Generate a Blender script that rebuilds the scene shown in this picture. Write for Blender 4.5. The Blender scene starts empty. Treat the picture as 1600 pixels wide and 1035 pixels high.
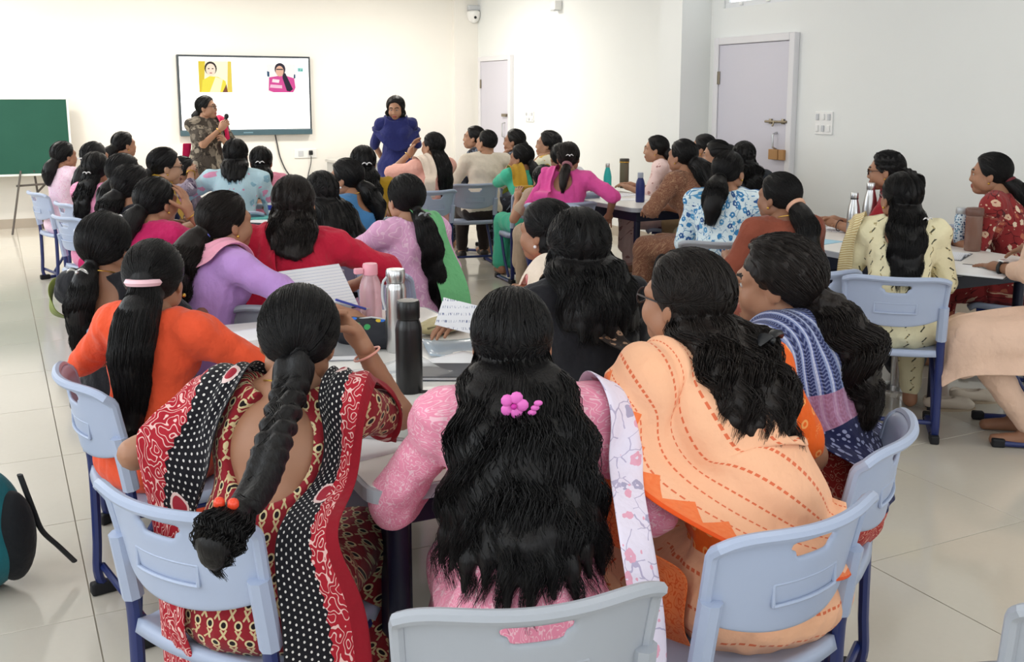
import bpy, bmesh, math, random
import numpy as np
from mathutils import Vector, Matrix, Euler

random.seed(7); rng = np.random.default_rng(7)
SC = bpy.context.scene
COL = SC.collection
PI = math.pi

# ------------------------------------------------------------------ camera
FPX, PX0, PY0, CAMH = 1609.0, 800.0, 415.0, 1.55
PITCH = math.atan(264.5 / FPX); YAW = math.radians(26.6)
cam_d = bpy.data.cameras.new('camera'); cam = bpy.data.objects.new('camera', cam_d); COL.objects.link(cam)
cam.location = (0, 0, CAMH); cam.rotation_euler = (PI / 2 - PITCH, 0, -YAW)
cam_d.sensor_width = 36.0; cam_d.lens = 36.0 * FPX / 1600; cam_d.shift_y = (PY0 - 517.5) / 1600
cam_d.clip_start = 0.05; cam_d.clip_end = 100
SC.camera = cam

# ------------------------------------------------------------------ world, lights, exposure
SC.view_settings.view_transform = 'Standard'; SC.view_settings.look = 'None'
SC.view_settings.gamma = 1.0; SC.view_settings.use_curve_mapping = False
SC.view_settings.exposure = -0.62
w = bpy.data.worlds.new('sky'); SC.world = w; w.use_nodes = True
bg = w.node_tree.nodes['Background']; bg.inputs['Color'].default_value = (0.80, 0.90, 1.0, 1); bg.inputs['Strength'].default_value = 1.2

def area(name, loc, rot, sx, sy, power, col=(1, 1, 1)):
    l = bpy.data.lights.new(name, 'AREA'); l.shape = 'RECTANGLE'; l.size = sx; l.size_y = sy
    l.energy = power; l.color = col
    o = bpy.data.objects.new(name, l); o.location = loc; o.rotation_euler = rot; COL.objects.link(o); return o
XL, XR, YB, YF, ZC = -1.9, 6.2, 13.52, -2.2, 3.05      # left wall, right wall, front (screen) wall, rear wall, ceiling
WIN_Y = [(-1.0, 1.0), (1.9, 3.9), (4.8, 6.8), (7.7, 9.7), (10.6, 12.6)]
for (a, b) in WIN_Y:                                    # daylight falling in through the left windows
    area('window_daylight', (XL - 0.12, (a + b) / 2, 1.85), (0, -PI / 2, 0), 1.5, 1.9, 56, (0.90, 0.96, 1.0))
REAR_X = [(-1.3, 0.7), (1.6, 3.6), (4.3, 5.8)]
for (a, b) in REAR_X:                                   # daylight through the windows behind the camera
    area('rear_window_daylight', ((a + b) / 2, YF - 0.12, 1.85), (PI / 2, 0, 0), b - a - .1, 1.5, 42, (0.93, 0.97, 1.0))

# ------------------------------------------------------------------ pixel helpers (photo frame 1600x1035)
_F = np.array([math.sin(YAW) * math.cos(PITCH), math.cos(YAW) * math.cos(PITCH), -math.sin(PITCH)])
_R = np.array([math.cos(YAW), -math.sin(YAW), 0.0]); _U = np.cross(_R, _F); _C = np.array([0, 0, CAMH])
def ray(x, y): return _F + _R * (x - PX0) / FPX - _U * (y - PY0) / FPX
def onz(x, y, z): d = ray(x, y); return _C + d * ((z - CAMH) / d[2])
def onx(x, y, X): d = ray(x, y); return _C + d * (X / d[0])
def ony(x, y, Y): d = ray(x, y); return _C + d * (Y / d[1])

# ------------------------------------------------------------------ node helper + materials
class NT:
    def __init__(s, name):
        s.m = bpy.data.materials.new(name); s.m.use_nodes = True; s.t = s.m.node_tree; s.b = s.t.nodes['Principled BSDF']
    def n(s, t, **kw):
        o = s.t.nodes.new(t)
        for k, v in kw.items(): setattr(o, k, v)
        return o
    def put(s, sock, v):
        if isinstance(v, bpy.types.NodeSocket): s.t.links.new(v, sock)
        elif isinstance(v, (tuple, list)) and len(v) == 3 and sock.type == 'RGBA': sock.default_value = (*v, 1)
        else: sock.default_value = v
    def uv(s): return s.n('ShaderNodeTexCoord').outputs['UV']
    def obj(s): return s.n('ShaderNodeTexCoord').outputs['Object']
    def M(s, op, a, b=0.0, c=0.0):
        o = s.n('ShaderNodeMath', operation=op)
        s.put(o.inputs[0], a); s.put(o.inputs[1], b); s.put(o.inputs[2], c); return o.outputs[0]
    def V(s, op, a, b=(0, 0, 0)):
        o = s.n('ShaderNodeVectorMath', operation=op); s.put(o.inputs[0], a); s.put(o.inputs[1], b)
        return o.outputs['Value'] if op in ('LENGTH', 'DISTANCE', 'DOT_PRODUCT') else o.outputs[0]
    def sep(s, v):
        o = s.n('ShaderNodeSeparateXYZ'); s.put(o.inputs[0], v); return o.outputs
    def comb(s, x, y, z=0.0):
        o = s.n('ShaderNodeCombineXYZ'); s.put(o.inputs[0], x); s.put(o.inputs[1], y); s.put(o.inputs[2], z); return o.outputs[0]
    def mix(s, f, a, b):
        o = s.n('ShaderNodeMix', data_type='RGBA'); s.put(o.inputs[0], f); s.put(o.inputs[6], a); s.put(o.inputs[7], b); return o.outputs[2]
    def noise(s, v, scale, detail=2.0, rough=.5):
        o = s.n('ShaderNodeTexNoise'); s.put(o.inputs['Vector'], v); o.inputs['Scale'].default_value = scale
        o.inputs['Detail'].default_value = detail; o.inputs['Roughness'].default_value = rough; return o.outputs
    def vor(s, v, scale, rand=1.0, feature='F1'):
        o = s.n('ShaderNodeTexVoronoi', feature=feature); s.put(o.inputs['Vector'], v); o.inputs['Scale'].default_value = scale
        o.inputs['Randomness'].default_value = rand; return o.outputs
    def lt(s, a, b): return s.M('LESS_THAN', a, b)
    def gt(s, a, b): return s.M('GREATER_THAN', a, b)
    def bump(s, h, st=.3, dist=.01):
        o = s.n('ShaderNodeBump'); o.inputs['Strength'].default_value = st; o.inputs['Distance'].default_value = dist
        s.put(o.inputs['Height'], h); s.t.links.new(o.outputs[0], s.b.inputs['Normal'])
    def fin(s, col, rough=.8, spec=.3, **kw):
        s.put(s.b.inputs['Base Color'], col); s.put(s.b.inputs['Roughness'], rough); s.b.inputs['Specular IOR Level'].default_value = spec
        for k, v in kw.items(): s.put(s.b.inputs[k.replace('_', ' ')], v)
        return s.m
def lin(h):                                             # '#rrggbb' (as seen) -> linear albedo
    c = [int(h[i:i + 2], 16) / 255 for i in (1, 3, 5)]
    return tuple((x / 12.92 if x <= .04045 else ((x + .055) / 1.055) ** 2.4) for x in c)
_MC = {}
def plain(name, h, rough=.6, spec=.4, **kw):
    k = ('p', name)
    if k not in _MC:
        t = NT(name); _MC[k] = t.fin(lin(h) if isinstance(h, str) else h, rough, spec, **kw)
    return _MC[k]
def cloth(name, h, crease=.25):
    k = ('c', name)
    if k not in _MC:
        t = NT(name); o = t.obj(); c = lin(h)
        n = t.noise(o, 9, 3)[0]
        col = t.mix(n, tuple(x * .9 for x in c), tuple(min(1, x * 1.08) for x in c))
        t.bump(t.M('ADD', t.noise(t.V('MULTIPLY', o, (1, 1, .55)), 11, 3, .55)[0], t.M('MULTIPLY', t.noise(o, 34, 3)[0], .35)), crease * 1.8, .03); _MC[k] = t.fin(col, .85, .2, Sheen_Weight=.15)
    return _MC[k]
def fabric(name, fn, crease=.25):                       # fn(t, uv) -> colour socket
    k = ('f', name)
    if k not in _MC:
        t = NT(name); col = fn(t, t.uv()); t.bump(t.M('ADD', t.noise(t.V('MULTIPLY', t.obj(), (1, 1, .55)), 11, 3, .55)[0], t.M('MULTIPLY', t.noise(t.obj(), 34, 3)[0], .35)), crease * 1.6, .03); _MC[k] = t.fin(col, .85, .2, Sheen_Weight=.1)
    return _MC[k]
def dotmask(t, uv, px, py, r, stag=True, dist=0):
    u, v, _ = t.sep(uv); yy = t.M('DIVIDE', v, py); row = t.M('FLOOR', yy)
    xx = t.M('DIVIDE', u, px)
    if stag: xx = t.M('ADD', xx, t.M('MULTIPLY', t.M('FLOORED_MODULO', row, 2.0), .5))
    fx = t.M('MULTIPLY', t.M('SUBTRACT', t.M('FRACT', xx), .5), px); fy = t.M('MULTIPLY', t.M('SUBTRACT', t.M('FRACT', yy), .5), py)
    return fx, fy, t.lt(t.V('LENGTH', t.comb(fx, fy)), r)
def floral(bgc, cs, scale, size=.33, vine=None, vw=.03):
    def fn(t, uv):
        dis = t.V('ADD', uv, t.V('SCALE', t.noise(uv, scale * 1.3, 2)[1])); dis.node.inputs[1].links[0].from_node.inputs['Scale'].default_value = .35 / scale
        col = lin(bgc)
        if vine:
            e = t.vor(dis, scale * .9, 1, 'DISTANCE_TO_EDGE')[0]; col = t.mix(t.M('MULTIPLY', t.lt(e, vw * .6), t.gt(t.noise(uv, scale * .9, 1)[0], .48)), col, lin(vine))
        v = t.vor(dis, scale, .85); d = t.M('ADD', v[0], t.M('MULTIPLY', t.M('SUBTRACT', t.noise(uv, scale * 3.2, 1)[0], .5), .32)); rnd = t.sep(v[1])[0]
        for i, c in enumerate(cs):
            col = t.mix(t.M('MULTIPLY', t.lt(d, size), t.gt(rnd, i / len(cs))), col, lin(c))
        v2 = t.vor(dis, scale * 2.3, 1); col = t.mix(t.M('MULTIPLY', t.lt(v2[0], .2), t.gt(t.sep(v2[1])[1], .55)), col, lin(cs[0]))
        col = t.mix(t.lt(d, size * .3), col, lin(bgc))
        return col
    return fn
def scroll(t, uv, scale, K=7.0, w=.10):
    n = t.noise(uv, scale, 1.0)[0]; return t.lt(t.M('ABSOLUTE', t.M('SUBTRACT', t.M('FRACT', t.M('MULTIPLY', n, K)), .5)), w)
def lace(bgc, fgc, scale, w=.12):                       # all-over scrolling print
    def fn(t, uv):
        m = t.M('MAXIMUM', scroll(t, uv, scale, 7.0, w), t.lt(t.vor(uv, scale * 1.6, 1)[0], .17))
        return t.mix(t.M('MULTIPLY', m, .85), lin(bgc), lin(fgc))
    return fn
def dots(bgc, fgc, p, r):
    def fn(t, uv): return t.mix(dotmask(t, uv, p, p, r)[2], lin(bgc), lin(fgc))
    return fn
def stripes(cs, period, axis=0):
    def fn(t, uv):
        c = t.sep(uv)[axis]; n = t.noise(uv, 30, 1)[0]
        f = t.M('FRACT', t.M('ADD', t.M('DIVIDE', c, period), t.M('MULTIPLY', n, .12)))
        col = lin(cs[0][1])
        for (a, h) in cs[1:]: col = t.mix(t.gt(f, a), col, lin(h))
        return col
    return fn

def skin_mat(i):
    c = [(.44, .235, .145), (.385, .19, .112), (.30, .145, .085), (.50, .285, .185)][i]
    k = ('skin', i)
    if k not in _MC:
        t = NT('skin_tone'); n = t.noise(t.obj(), 14, 3)[0]
        col = t.mix(n, tuple(x * .9 for x in c), tuple(x * 1.08 for x in c))
        t.bump(t.noise(t.obj(), 120, 2)[0], .05, .002); _MC[k] = t.fin(col, .5, .4, Subsurface_Weight=.06); t.b.inputs['Subsurface Radius'].default_value = (.01, .004, .002)
    return _MC[k]
def hair_mat(brown=0):
    k = ('hair', brown)
    if k not in _MC:
        t = NT('dark_hair'); o = t.obj()
        v = t.V('MULTIPLY', o, (1, 1, .12)); n = t.noise(v, 170, 3)[0]
        a, b = ((.0022, .002, .0024), (.007, .006, .0065)) if not brown else ((.005, .0036, .0034), (.017, .0115, .0095))
        t.bump(n, .5, .004); _MC[k] = t.fin(t.mix(n, a, b), .45, .26)
    return _MC[k]

# ------------------------------------------------------------------ mesh / object helpers
def mesh_from(name, V, Fs, mats=(), smooth=True, uv=None, mi=None):
    """V (n,3); Fs list of face arrays (m,3)/(m,4)."""
    me = bpy.data.meshes.new(name)
    V = np.asarray(V, dtype=np.float32); Fs = [np.asarray(f, dtype=np.int32) for f in Fs if len(f)]
    idx = np.concatenate([f.ravel() for f in Fs]); tot = np.concatenate([np.full(len(f), f.shape[1], np.int32) for f in Fs])
    me.vertices.add(len(V)); me.vertices.foreach_set('co', V.ravel())
    me.loops.add(len(idx)); me.loops.foreach_set('vertex_index', idx)
    me.polygons.add(len(tot)); st = np.concatenate([[0], np.cumsum(tot)[:-1]]).astype(np.int32)
    me.polygons.foreach_set('loop_start', st); me.polygons.foreach_set('loop_total', tot)
    if smooth: me.polygons.foreach_set('use_smooth', np.ones(len(tot), bool))
    if mi is not None: me.polygons.foreach_set('material_index', np.asarray(mi, np.int32))
    if uv is not None:
        l = me.uv_layers.new(name='UVMap'); l.data.foreach_set('uv', np.asarray(uv, np.float32)[idx].ravel())
    for m in mats: me.materials.append(m)
    me.update(calc_edges=True); me.validate()
    return me
def link(name, me, parent=None, loc=None, rot=None):
    o = bpy.data.objects.new(name, me); COL.objects.link(o)
    if parent: o.parent = parent
    if loc is not None: o.location = loc
    if rot is not None: o.rotation_euler = rot
    return o
def tag(o, label=None, cat=None, group=None, kind=None):
    if label: o['label'] = label
    if cat: o['category'] = cat
    if group: o['group'] = group
    if kind: o['kind'] = kind
    return o
def empty(name, loc, rz=0, label=None, cat=None, group=None):
    e = bpy.data.objects.new(name, None); e.empty_display_size = .1; COL.objects.link(e); e.location = loc; e.rotation_euler = (0, 0, rz)
    return tag(e, label, cat, group)
def copy_tree(o, parent=None):
    c = o.copy(); COL.objects.link(c); c.parent = parent
    for ch in o.children: copy_tree(ch, c)
    return c
class MB:                                               # mesh collector for hard-surface parts
    def __init__(s): s.bm = bmesh.new()
    def box(s, lo, hi, bev=0.0, M=None):
        r = bmesh.ops.create_cube(s.bm, size=1.0); vs = r['verts']
        c = [(a + b) / 2 for a, b in zip(lo, hi)]; d = [abs(b - a) for a, b in zip(lo, hi)]
        for v in vs: v.co = Vector((v.co.x * d[0] + c[0], v.co.y * d[1] + c[1], v.co.z * d[2] + c[2]))
        if bev:
            es = list({e for v in vs for e in v.link_edges}); g = bmesh.ops.bevel(s.bm, geom=es, offset=bev, segments=2, affect='EDGES', profile=.5); vs = g['verts']
        if M is not None: bmesh.ops.transform(s.bm, matrix=M, verts=list({v for v in vs}))
        return s
    def lathe(s, prof, seg=20, loc=(0, 0, 0), M=None):
        rings = []
        for (r, z) in prof:
            rings.append([s.bm.verts.new((loc[0] + max(r, 1e-4) * math.cos(2 * PI * i / seg), loc[1] + max(r, 1e-4) * math.sin(2 * PI * i / seg), loc[2] + z)) for i in range(seg)])
        for a, b in zip(rings, rings[1:]):
            for i in range(seg): s.bm.faces.new((a[i], a[(i + 1) % seg], b[(i + 1) % seg], b[i]))
        s.bm.faces.new(rings[0][::-1]); s.bm.faces.new(rings[-1])
        if M is not None: bmesh.ops.transform(s.bm, matrix=M, verts=[v for r in rings for v in r])
        return s
    def tube(s, pts, r, seg=8, closed=False, sy=1.0):
        P = [Vector(p) for p in pts]; n = len(P); rings = []; up = Vector((0, 0, 1))
        rr = r if isinstance(r, (list, tuple)) else [r] * n; prev = None
        for i, p in enumerate(P):
            t = (P[(i + 1) % n] - P[i - 1]) if closed else (P[min(i + 1, n - 1)] - P[max(i - 1, 0)])
            t.normalize()
            a = prev if prev is not None else (up.cross(t) if abs(t.dot(up)) < .95 else Vector((1, 0, 0)).cross(t))
            a = (a - t * a.dot(t)).normalized(); b = t.cross(a); prev = a
            rings.append([s.bm.verts.new(p + a * (rr[i] * math.cos(2 * PI * k / seg)) + b * (rr[i] * sy * math.sin(2 * PI * k / seg))) for k in range(seg)])
        m = n if closed else n - 1
        for i in range(m):
            A, B = rings[i], rings[(i + 1) % n]
            for k in range(seg): s.bm.faces.new((A[k], A[(k + 1) % seg], B[(k + 1) % seg], B[k]))
        if not closed: s.bm.faces.new(rings[0][::-1]); s.bm.faces.new(rings[-1])
        return s
    def poly(s, pts, z0, z1):
        a = [s.bm.verts.new((x, y, z0)) for x, y in pts]; b = [s.bm.verts.new((x, y, z1)) for x, y in pts]; n = len(pts)
        s.bm.faces.new(a[::-1]); s.bm.faces.new(b)
        for i in range(n): s.bm.faces.new((a[i], a[(i + 1) % n], b[(i + 1) % n], b[i]))
        return s
    def sphere(s, c, r, seg=10):
        g = bmesh.ops.create_uvsphere(s.bm, u_segments=seg, v_segments=max(5, seg // 2 + 1), radius=1.0)
        rr = r if isinstance(r, (tuple, list)) else (r, r, r)
        for v in g['verts']: v.co = Vector((v.co.x * rr[0] + c[0], v.co.y * rr[1] + c[1], v.co.z * rr[2] + c[2]))
        return s
    def build(s, name, m, parent=None, smooth=False, loc=None, rot=None):
        bmesh.ops.recalc_face_normals(s.bm, faces=s.bm.faces); me = bpy.data.meshes.new(name); s.bm.to_mesh(me); s.bm.free()
        if smooth:
            me.polygons.foreach_set('use_smooth', np.ones(len(me.polygons), bool)); me.set_sharp_from_angle(angle=math.radians(40))
        me.materials.append(m); return link(name, me, parent, loc, rot)
def crv(pts, n):                                        # Catmull-Rom resample
    P = np.asarray(pts, float)
    if len(P) == 2: t = np.linspace(0, 1, n)[:, None]; return P[0] * (1 - t) + P[1] * t
    Q = np.vstack([2 * P[0] - P[1], P, 2 * P[-1] - P[-2]]); m = len(P) - 1; out = []
    for x in np.linspace(0, m, n):
        i = min(int(x), m - 1); t = x - i; a, b, c, d = Q[i:i + 4]
        out.append(.5 * ((2 * b) + (c - a) * t + (2 * a - 5 * b + 4 * c - d) * t * t + (3 * b - a - 3 * c + d) * t ** 3))
    return np.array(out)
# ================================================================== the room
def wall_paint(name, h):
    t = NT(name); n = t.noise(t.obj(), 2.0, 3)[0]; c = lin(h)
    t.bump(t.noise(t.obj(), 60, 2)[0], .05, .004)
    return t.fin(t.mix(n, tuple(x * .97 for x in c), c), .65, .25)
M_wall = wall_paint('cream_wall_paint', '#f4f1ea'); M_wallr = wall_paint('white_wall_paint', '#eef0ee')
M_ceil = plain('ceiling_paint', '#eeeeec', .8, .2); M_skirt = plain('skirting_tile', '#b5aa9c', .35, .4)
M_alu = plain('white_aluminium', '#e6e8ea', .4, .5); M_grey = plain('light_grey_plastic', '#c9ccd0', .5, .4)
M_black = plain('black_plastic', '#15161a', .4, .5); M_steel = plain('brushed_steel', '#c9cacb', .28, .5, Metallic=1.0)
M_white = plain('white_plastic', '#f2f2f0', .4, .4)
def glow(name, c, s):
    t = NT(name); t.put(t.b.inputs['Emission Color'], c); t.b.inputs['Emission Strength'].default_value = s; return t.fin(c, .4, .3)
T_ = NT('floor_tile'); n1 = T_.noise(T_.obj(), 1.3, 4)[0]; n2 = T_.noise(T_.obj(), 45, 3)[0]
oi = T_.n('ShaderNodeObjectInfo').outputs['Random']
cc = T_.mix(n1, lin('#c9c2b4'), lin('#d2ccbf')); cc = T_.mix(T_.M('MULTIPLY', n2, .25), cc, lin('#bcb4a6')); cc = T_.mix(T_.M('MULTIPLY', oi, .25), cc, lin('#cbc7c0'))
M_tile = T_.fin(cc, .11, .55)
M_grout = plain('tile_joint', '#9d968a', .9, .1)

fl = tag(MB().box((XL - .2, YF - .2, -.12), (XR + .2, YB + .2, -.004)).build('floor', M_grout), 'beige glossy tiled floor of the classroom', kind='structure')
TP = .785; me_tile = None; TX0, TY0 = .17 - 3 * TP, 2.375 - 6 * TP
for i in range(11):
    for j in range(21):
        x0 = max(TX0 + i * TP, XL); x1 = min(TX0 + (i + 1) * TP, XR); y0 = max(TY0 + j * TP, YF); y1 = min(TY0 + (j + 1) * TP, YB)
        if x1 - x0 < .02 or y1 - y0 < .02: continue
        full = (x1 - x0 > TP - 1e-4) and (y1 - y0 > TP - 1e-4)
        if full and me_tile is not None: o = link('tile', me_tile, fl, ((x0 + x1) / 2, (y0 + y1) / 2, 0)); continue
        a, b = (x1 - x0) / 2 - .0018, (y1 - y0) / 2 - .0018
        o = MB().box((-a, -b, -.012), (a, b, 0), .0012).build('tile', M_tile, fl, loc=((x0 + x1) / 2, (y0 + y1) / 2, 0))
        if full: me_tile = o.data

tag(MB().box((XL - .2, YB, 0), (XR + .2, YB + .2, ZC)).build('wall_front', M_wall), 'cream wall behind the screen', kind='structure')
tag(MB().box((XL - .2, YF - .2, ZC), (XR + .2, YB + .2, ZC + .1)).build('ceiling', M_ceil), 'white ceiling', kind='structure')
def wall_with_holes(name, m, x0, x1, holes, zb, zt, axis, label):
    b = MB()
    def bx(u0, u1, z0, z1):
        if axis == 'y': b.box((x0, u0, z0), (x1, u1, z1))
        else: b.box((u0, x0, z0), (u1, x1, z1))
    lo, hi = (YF, YB) if axis == 'y' else (XL, XR)
    bx(lo, hi, 0, zb); bx(lo, hi, zt, ZC); p = lo
    for (a, c) in holes: bx(p, a, zb, zt); p = c
    bx(p, hi, zb, zt); return tag(b.build(name, m), label, kind='structure')
wall_with_holes('wall_left', M_wall, XL - .2, XL, WIN_Y, 1.0, 2.7, 'y', 'cream wall with daylight windows on the left')
wall_with_holes('wall_rear', M_wall, YF - .2, YF, REAR_X, 1.0, 2.7, 'x', 'cream rear wall with windows')
CLY0, CLY1 = 5.9, 7.96
wr = wall_with_holes('wall_right', M_wallr, XR, XR + .2, [(CLY0, CLY1)], 2.36, 2.9, 'y', 'white wall with the grey door on the right')
wi = 0
def window(nm, y0, y1, z0, z1, x, muls, label, axis='y'):
    o = tag(link(nm, None), label, kind='structure'); fr = MB(); t = .05
    def bx(b, u0, u1, za, zb2, d0, d1):
        if axis == 'y': b.box((x + d0, u0, za), (x + d1, u1, zb2), .004)
        else: b.box((u0, x + d0, za), (u1, x + d1, zb2), .004)
    bx(fr, y0, y1, z0, z0 + t, -.03, .03); bx(fr, y0, y1, z1 - t, z1, -.03, .03); bx(fr, y0, y0 + t, z0 + t, z1 - t, -.03, .03); bx(fr, y1 - t, y1, z0 + t, z1 - t, -.03, .03)
    for u in muls: bx(fr, u - .02, u + .02, z0 + t, z1 - t, -.03, .03)
    fr.build('window_frame', M_alu, o)
    return o
for k, (a, b) in enumerate(WIN_Y): window('window_%d' % (k + 2), a, b, 1.0, 2.7, XL - .05, [(a + b) / 2], 'white aluminium window in the left wall')
for k, (a, b) in enumerate(REAR_X): window('window_%d' % (k + 7), a, b, 1.0, 2.7, YF - .05, [(a + b) / 2], 'white aluminium window in the rear wall', 'x')
cw = window('window_1', CLY0, CLY1, 2.36, 2.9, XR + .05, [7.23, 6.5], 'narrow high window above the grey door')
M_pane = glow('daylit_frosted_pane', (.93, .97, 1.0), 1.6)
ys = [CLY1 - .05, 7.25, 7.21, 6.52, 6.48, CLY0 + .05]
for k in range(3): MB().box((XR + .045, ys[2 * k + 1], 2.41), (XR + .055, ys[2 * k], 2.85)).build('pane', M_pane, cw)
fst = MB()
for yy in (7.72, 7.35, 7.05): fst.box((XR + .0, yy - .02, 2.375), (XR + .03, yy + .02, 2.40), .003)
fst.build('catch', M_white, cw)

# pillars and skirting
tag(MB().box((5.86, 8.14, 0), (XR, 8.5, ZC)).build('trim_1', M_wallr), 'square white pillar on the right wall beside the grey door', kind='structure')
tag(MB().box((5.84, YB - .07, 0), (XR, YB, ZC)).build('trim_2', M_wall), 'shallow cream pillar in the far corner', kind='structure')
tag(MB().box((XL, YB - .012, 0), (5.84, YB, .11)).build('baseboard_front', M_skirt), kind='structure')
tag(MB().box((XR - .012, YF, 0), (XR, 6.9, .11)).box((XR - .012, 8.5, 0), (XR, 12.36, .11)).build('baseboard_right', M_skirt), kind='structure')
tag(MB().box((XL, YF, 0), (XL + .012, YB, .11)).build('baseboard_left', M_skirt), kind='structure')

# ceiling lamps (real, recessed panels)
M_lamp = glow('lamp_diffuser', (1, .97, .92), 3.0)
LN = ('left', 'middle', 'right'); RN = ('fourth', 'third', 'second', 'first')
for (x, y, p, lb) in [(x, y, p, 'recessed square ceiling lamp, %s file, %s row from the display' % (LN[i], RN[j])) for i, x in enumerate((-.4, 2.1, 4.6)) for j, (y, p) in enumerate( ((1.0, 10), (4.4, 10), (7.8, 14), (11.6, 85)))]:
    e = empty('ceiling_lamp', (x, y, ZC), 0, lb, 'lamp', 'ceiling lamps')
    MB().box((-.31, -.31, -.02), (.31, .31, 0), .004).build('lamp_frame', M_alu, e)
    MB().box((-.28, -.28, -.026), (.28, .28, -.021)).build('diffuser', M_lamp, e)
    area('ceiling_lamp_light', (x, y, ZC - .05), (0, 0, 0), .55, .55, p, (1.0, .95, .87))

# doors on the right wall
M_door = plain('lilac_grey_laminate', '#cfcdd8', .35, .45); M_frame = plain('door_frame_paint', '#e2e1e4', .4, .4)
M_brass = plain('tarnished_brass', '#8f8574', .35, .5, Metallic=.9); M_card = plain('brown_wood_lock', '#b08556', .6, .3)
def door(nm, y0, y1, zt, label):
    d = tag(link(nm, None), label, kind='structure'); d.location = (XR, 0, 0)
    MB().box((-.045, y0, 0), (0, y1, zt), .003).build('door_leaf', M_door, d)
    f = MB(); f.box((-.06, y0 - .07, 0), (0, y0 - .004, zt + .07), .006); f.box((-.06, y1 + .004, 0), (0, y1 + .07, zt + .07), .006); f.box((-.06, y0 - .004, zt + .004), (0, y1 + .004, zt + .07), .006)
    f.build('door_frame', M_frame, d)
    for z in (1.72, .3): MB().box((-.06, y1 - .02, z - .06), (-.046, y1 + .012, z + .06), .003).build('hinge', M_brass, d)
    return d
d1 = door('door_1', 6.98, 7.94, 2.02, 'lilac grey door with bolt and handle beside the pillar')
b = MB(); b.tube([(-.062, 7.24, 1.33), (-.062, 6.96, 1.33)], .011); b.box((-.066, 7.0, 1.31), (-.045, 7.03, 1.355), .003); b.box((-.066, 7.16, 1.31), (-.045, 7.19, 1.355), .003); b.tube([(-.065, 7.12, 1.33), (-.085, 7.12, 1.29)], .008)
b.build('tower_bolt', M_brass, d1, True)
MB().tube([(-.046, 7.10, 1.235), (-.09, 7.10, 1.22), (-.09, 7.10, 1.11), (-.046, 7.10, 1.09)], .010).build('pull_handle', M_steel, d1, True)
lb = MB().box((-.085, 7.04, 1.0), (-.045, 7.16, 1.09), .006).build('rim_lock', M_card, d1); MB().box((-.085, 6.96, 1.0), (-.045, 7.03, 1.09), .006).build('strike', M_card, lb)
d2 = door('door_2', 12.40, 13.26, 2.02, 'pale door in the far corner of the bright wall')
MB().box((-.075, 12.42, 1.28), (-.045, 12.56, 1.32), .006).build('tower_bolt', M_brass, d2)
MB().tube([(-.046, 12.5, 1.2), (-.09, 12.5, 1.19), (-.09, 12.5, 1.02), (-.046, 12.5, 1.0)], .010).build('pull_handle', M_steel, d2, True)
def switch(label, y, z, w, h, n):
    e = tag(empty('switch_plate', (XR, y, z)), label, 'switch')
    MB().box((-.014, -w / 2, -h / 2), (0, w / 2, h / 2), .004).build('plate', M_white, e)
    for i in range(n):
        for j in range(2): MB().box((-.024, -w / 2 + (i + .3) * w / n, -h / 2 + (j + .25) * h / 2), (-.0145, -w / 2 + (i + .75) * w / n, -h / 2 + (j + .8) * h / 2), .003).build('rocker', M_grey if (i + j) % 2 else M_white, e)
switch('white switch plate on the wall beside the grey door', 6.57, 1.33, .2, .19, 3)
switch('small white switch plate beside the far corner door', 11.86, 1.29, .22, .13, 3)

# wall camera at the far corner and small box on the bright wall
e = tag(empty('security_camera', (6.12, YB - .1, 2.68)), 'small white dome camera high in the far corner', 'camera')
MB().box((-.09, -.05, .05), (.09, .028, .12), .015).build('bracket', M_grey, e)
MB().lathe([(.02, -.12), (.07, -.09), (.095, -.02), (.095, .03), (.07, .05)], 16).build('dome', M_white, e, True); MB().sphere((-.01, -.085, -.05), .02).build('lens', M_black, e, True)
e = tag(empty('wall_sensor', (XR, 11.1, 2.62)), 'tiny white box high on the bright wall', 'sensor')
MB().box((-.1, -.06, -.05), (0, .06, .06), .012).build('housing', M_white, e); MB().box((-.105, -.05, -.06), (-.03, .05, -.048), .004).build('base', M_grey, e)

# ------------------------------------------------------------------ display on the wall
tv = tag(empty('wall_display', (2.94, YB, 1.0)), 'large flat display on the cream wall showing a white slide with two portraits', 'display')
MB().box((-.84, -.075, .06), (.84, -.02, 1.06), .006).build('bezel', plain('display_bezel', '#3a4248', .35, .5), tv)
MB().box((-.4, -.02, .3), (.4, 0, .8)).build('wall_bracket', M_black, tv)
MB().box((-.84, -.088, .055), (.84, -.0755, .125), .006).build('speaker_bar', plain('display_speaker_bar', '#46606a', .4, .5), tv)
scr = MB().box((-.815, -.0775, .13), (.815, -.0755, 1.035)).build('screen', glow('lit_screen', (1, 1, 1), 1.0), tv)
def flat(nm, pts, c, dep=.0005, par=None, s=.95):
    m = glow(nm + '_light', lin(c), s); m.node_tree.nodes['Principled BSDF'].inputs['Base Color'].default_value = (*[x * .3 for x in lin(c)], 1)
    bb = bmesh.new(); vs = [bb.verts.new((x, -.0775 - dep, z)) for x, z in pts]; bb.faces.new(vs); r = bmesh.ops.extrude_face_region(bb, geom=bb.faces[:])
    for v in [g for g in r['geom'] if isinstance(g, bmesh.types.BMVert)]: v.co.y += .0004
    mb = MB(); mb.bm.free(); mb.bm = bb; return mb.build(nm, m, par or tv)
def oval(cx, cz, rx, rz, n=18): return [(cx + rx * math.cos(2 * PI * i / n), cz + rz * math.sin(2 * PI * i / n)) for i in range(n)]
p1 = flat('portrait_picture', [(-.585, .60), (-.175, .60), (-.175, .985), (-.585, .985)], '#fbf6dc', .0006); p1['label'] = 'portrait of a woman in a yellow sari'
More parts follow.
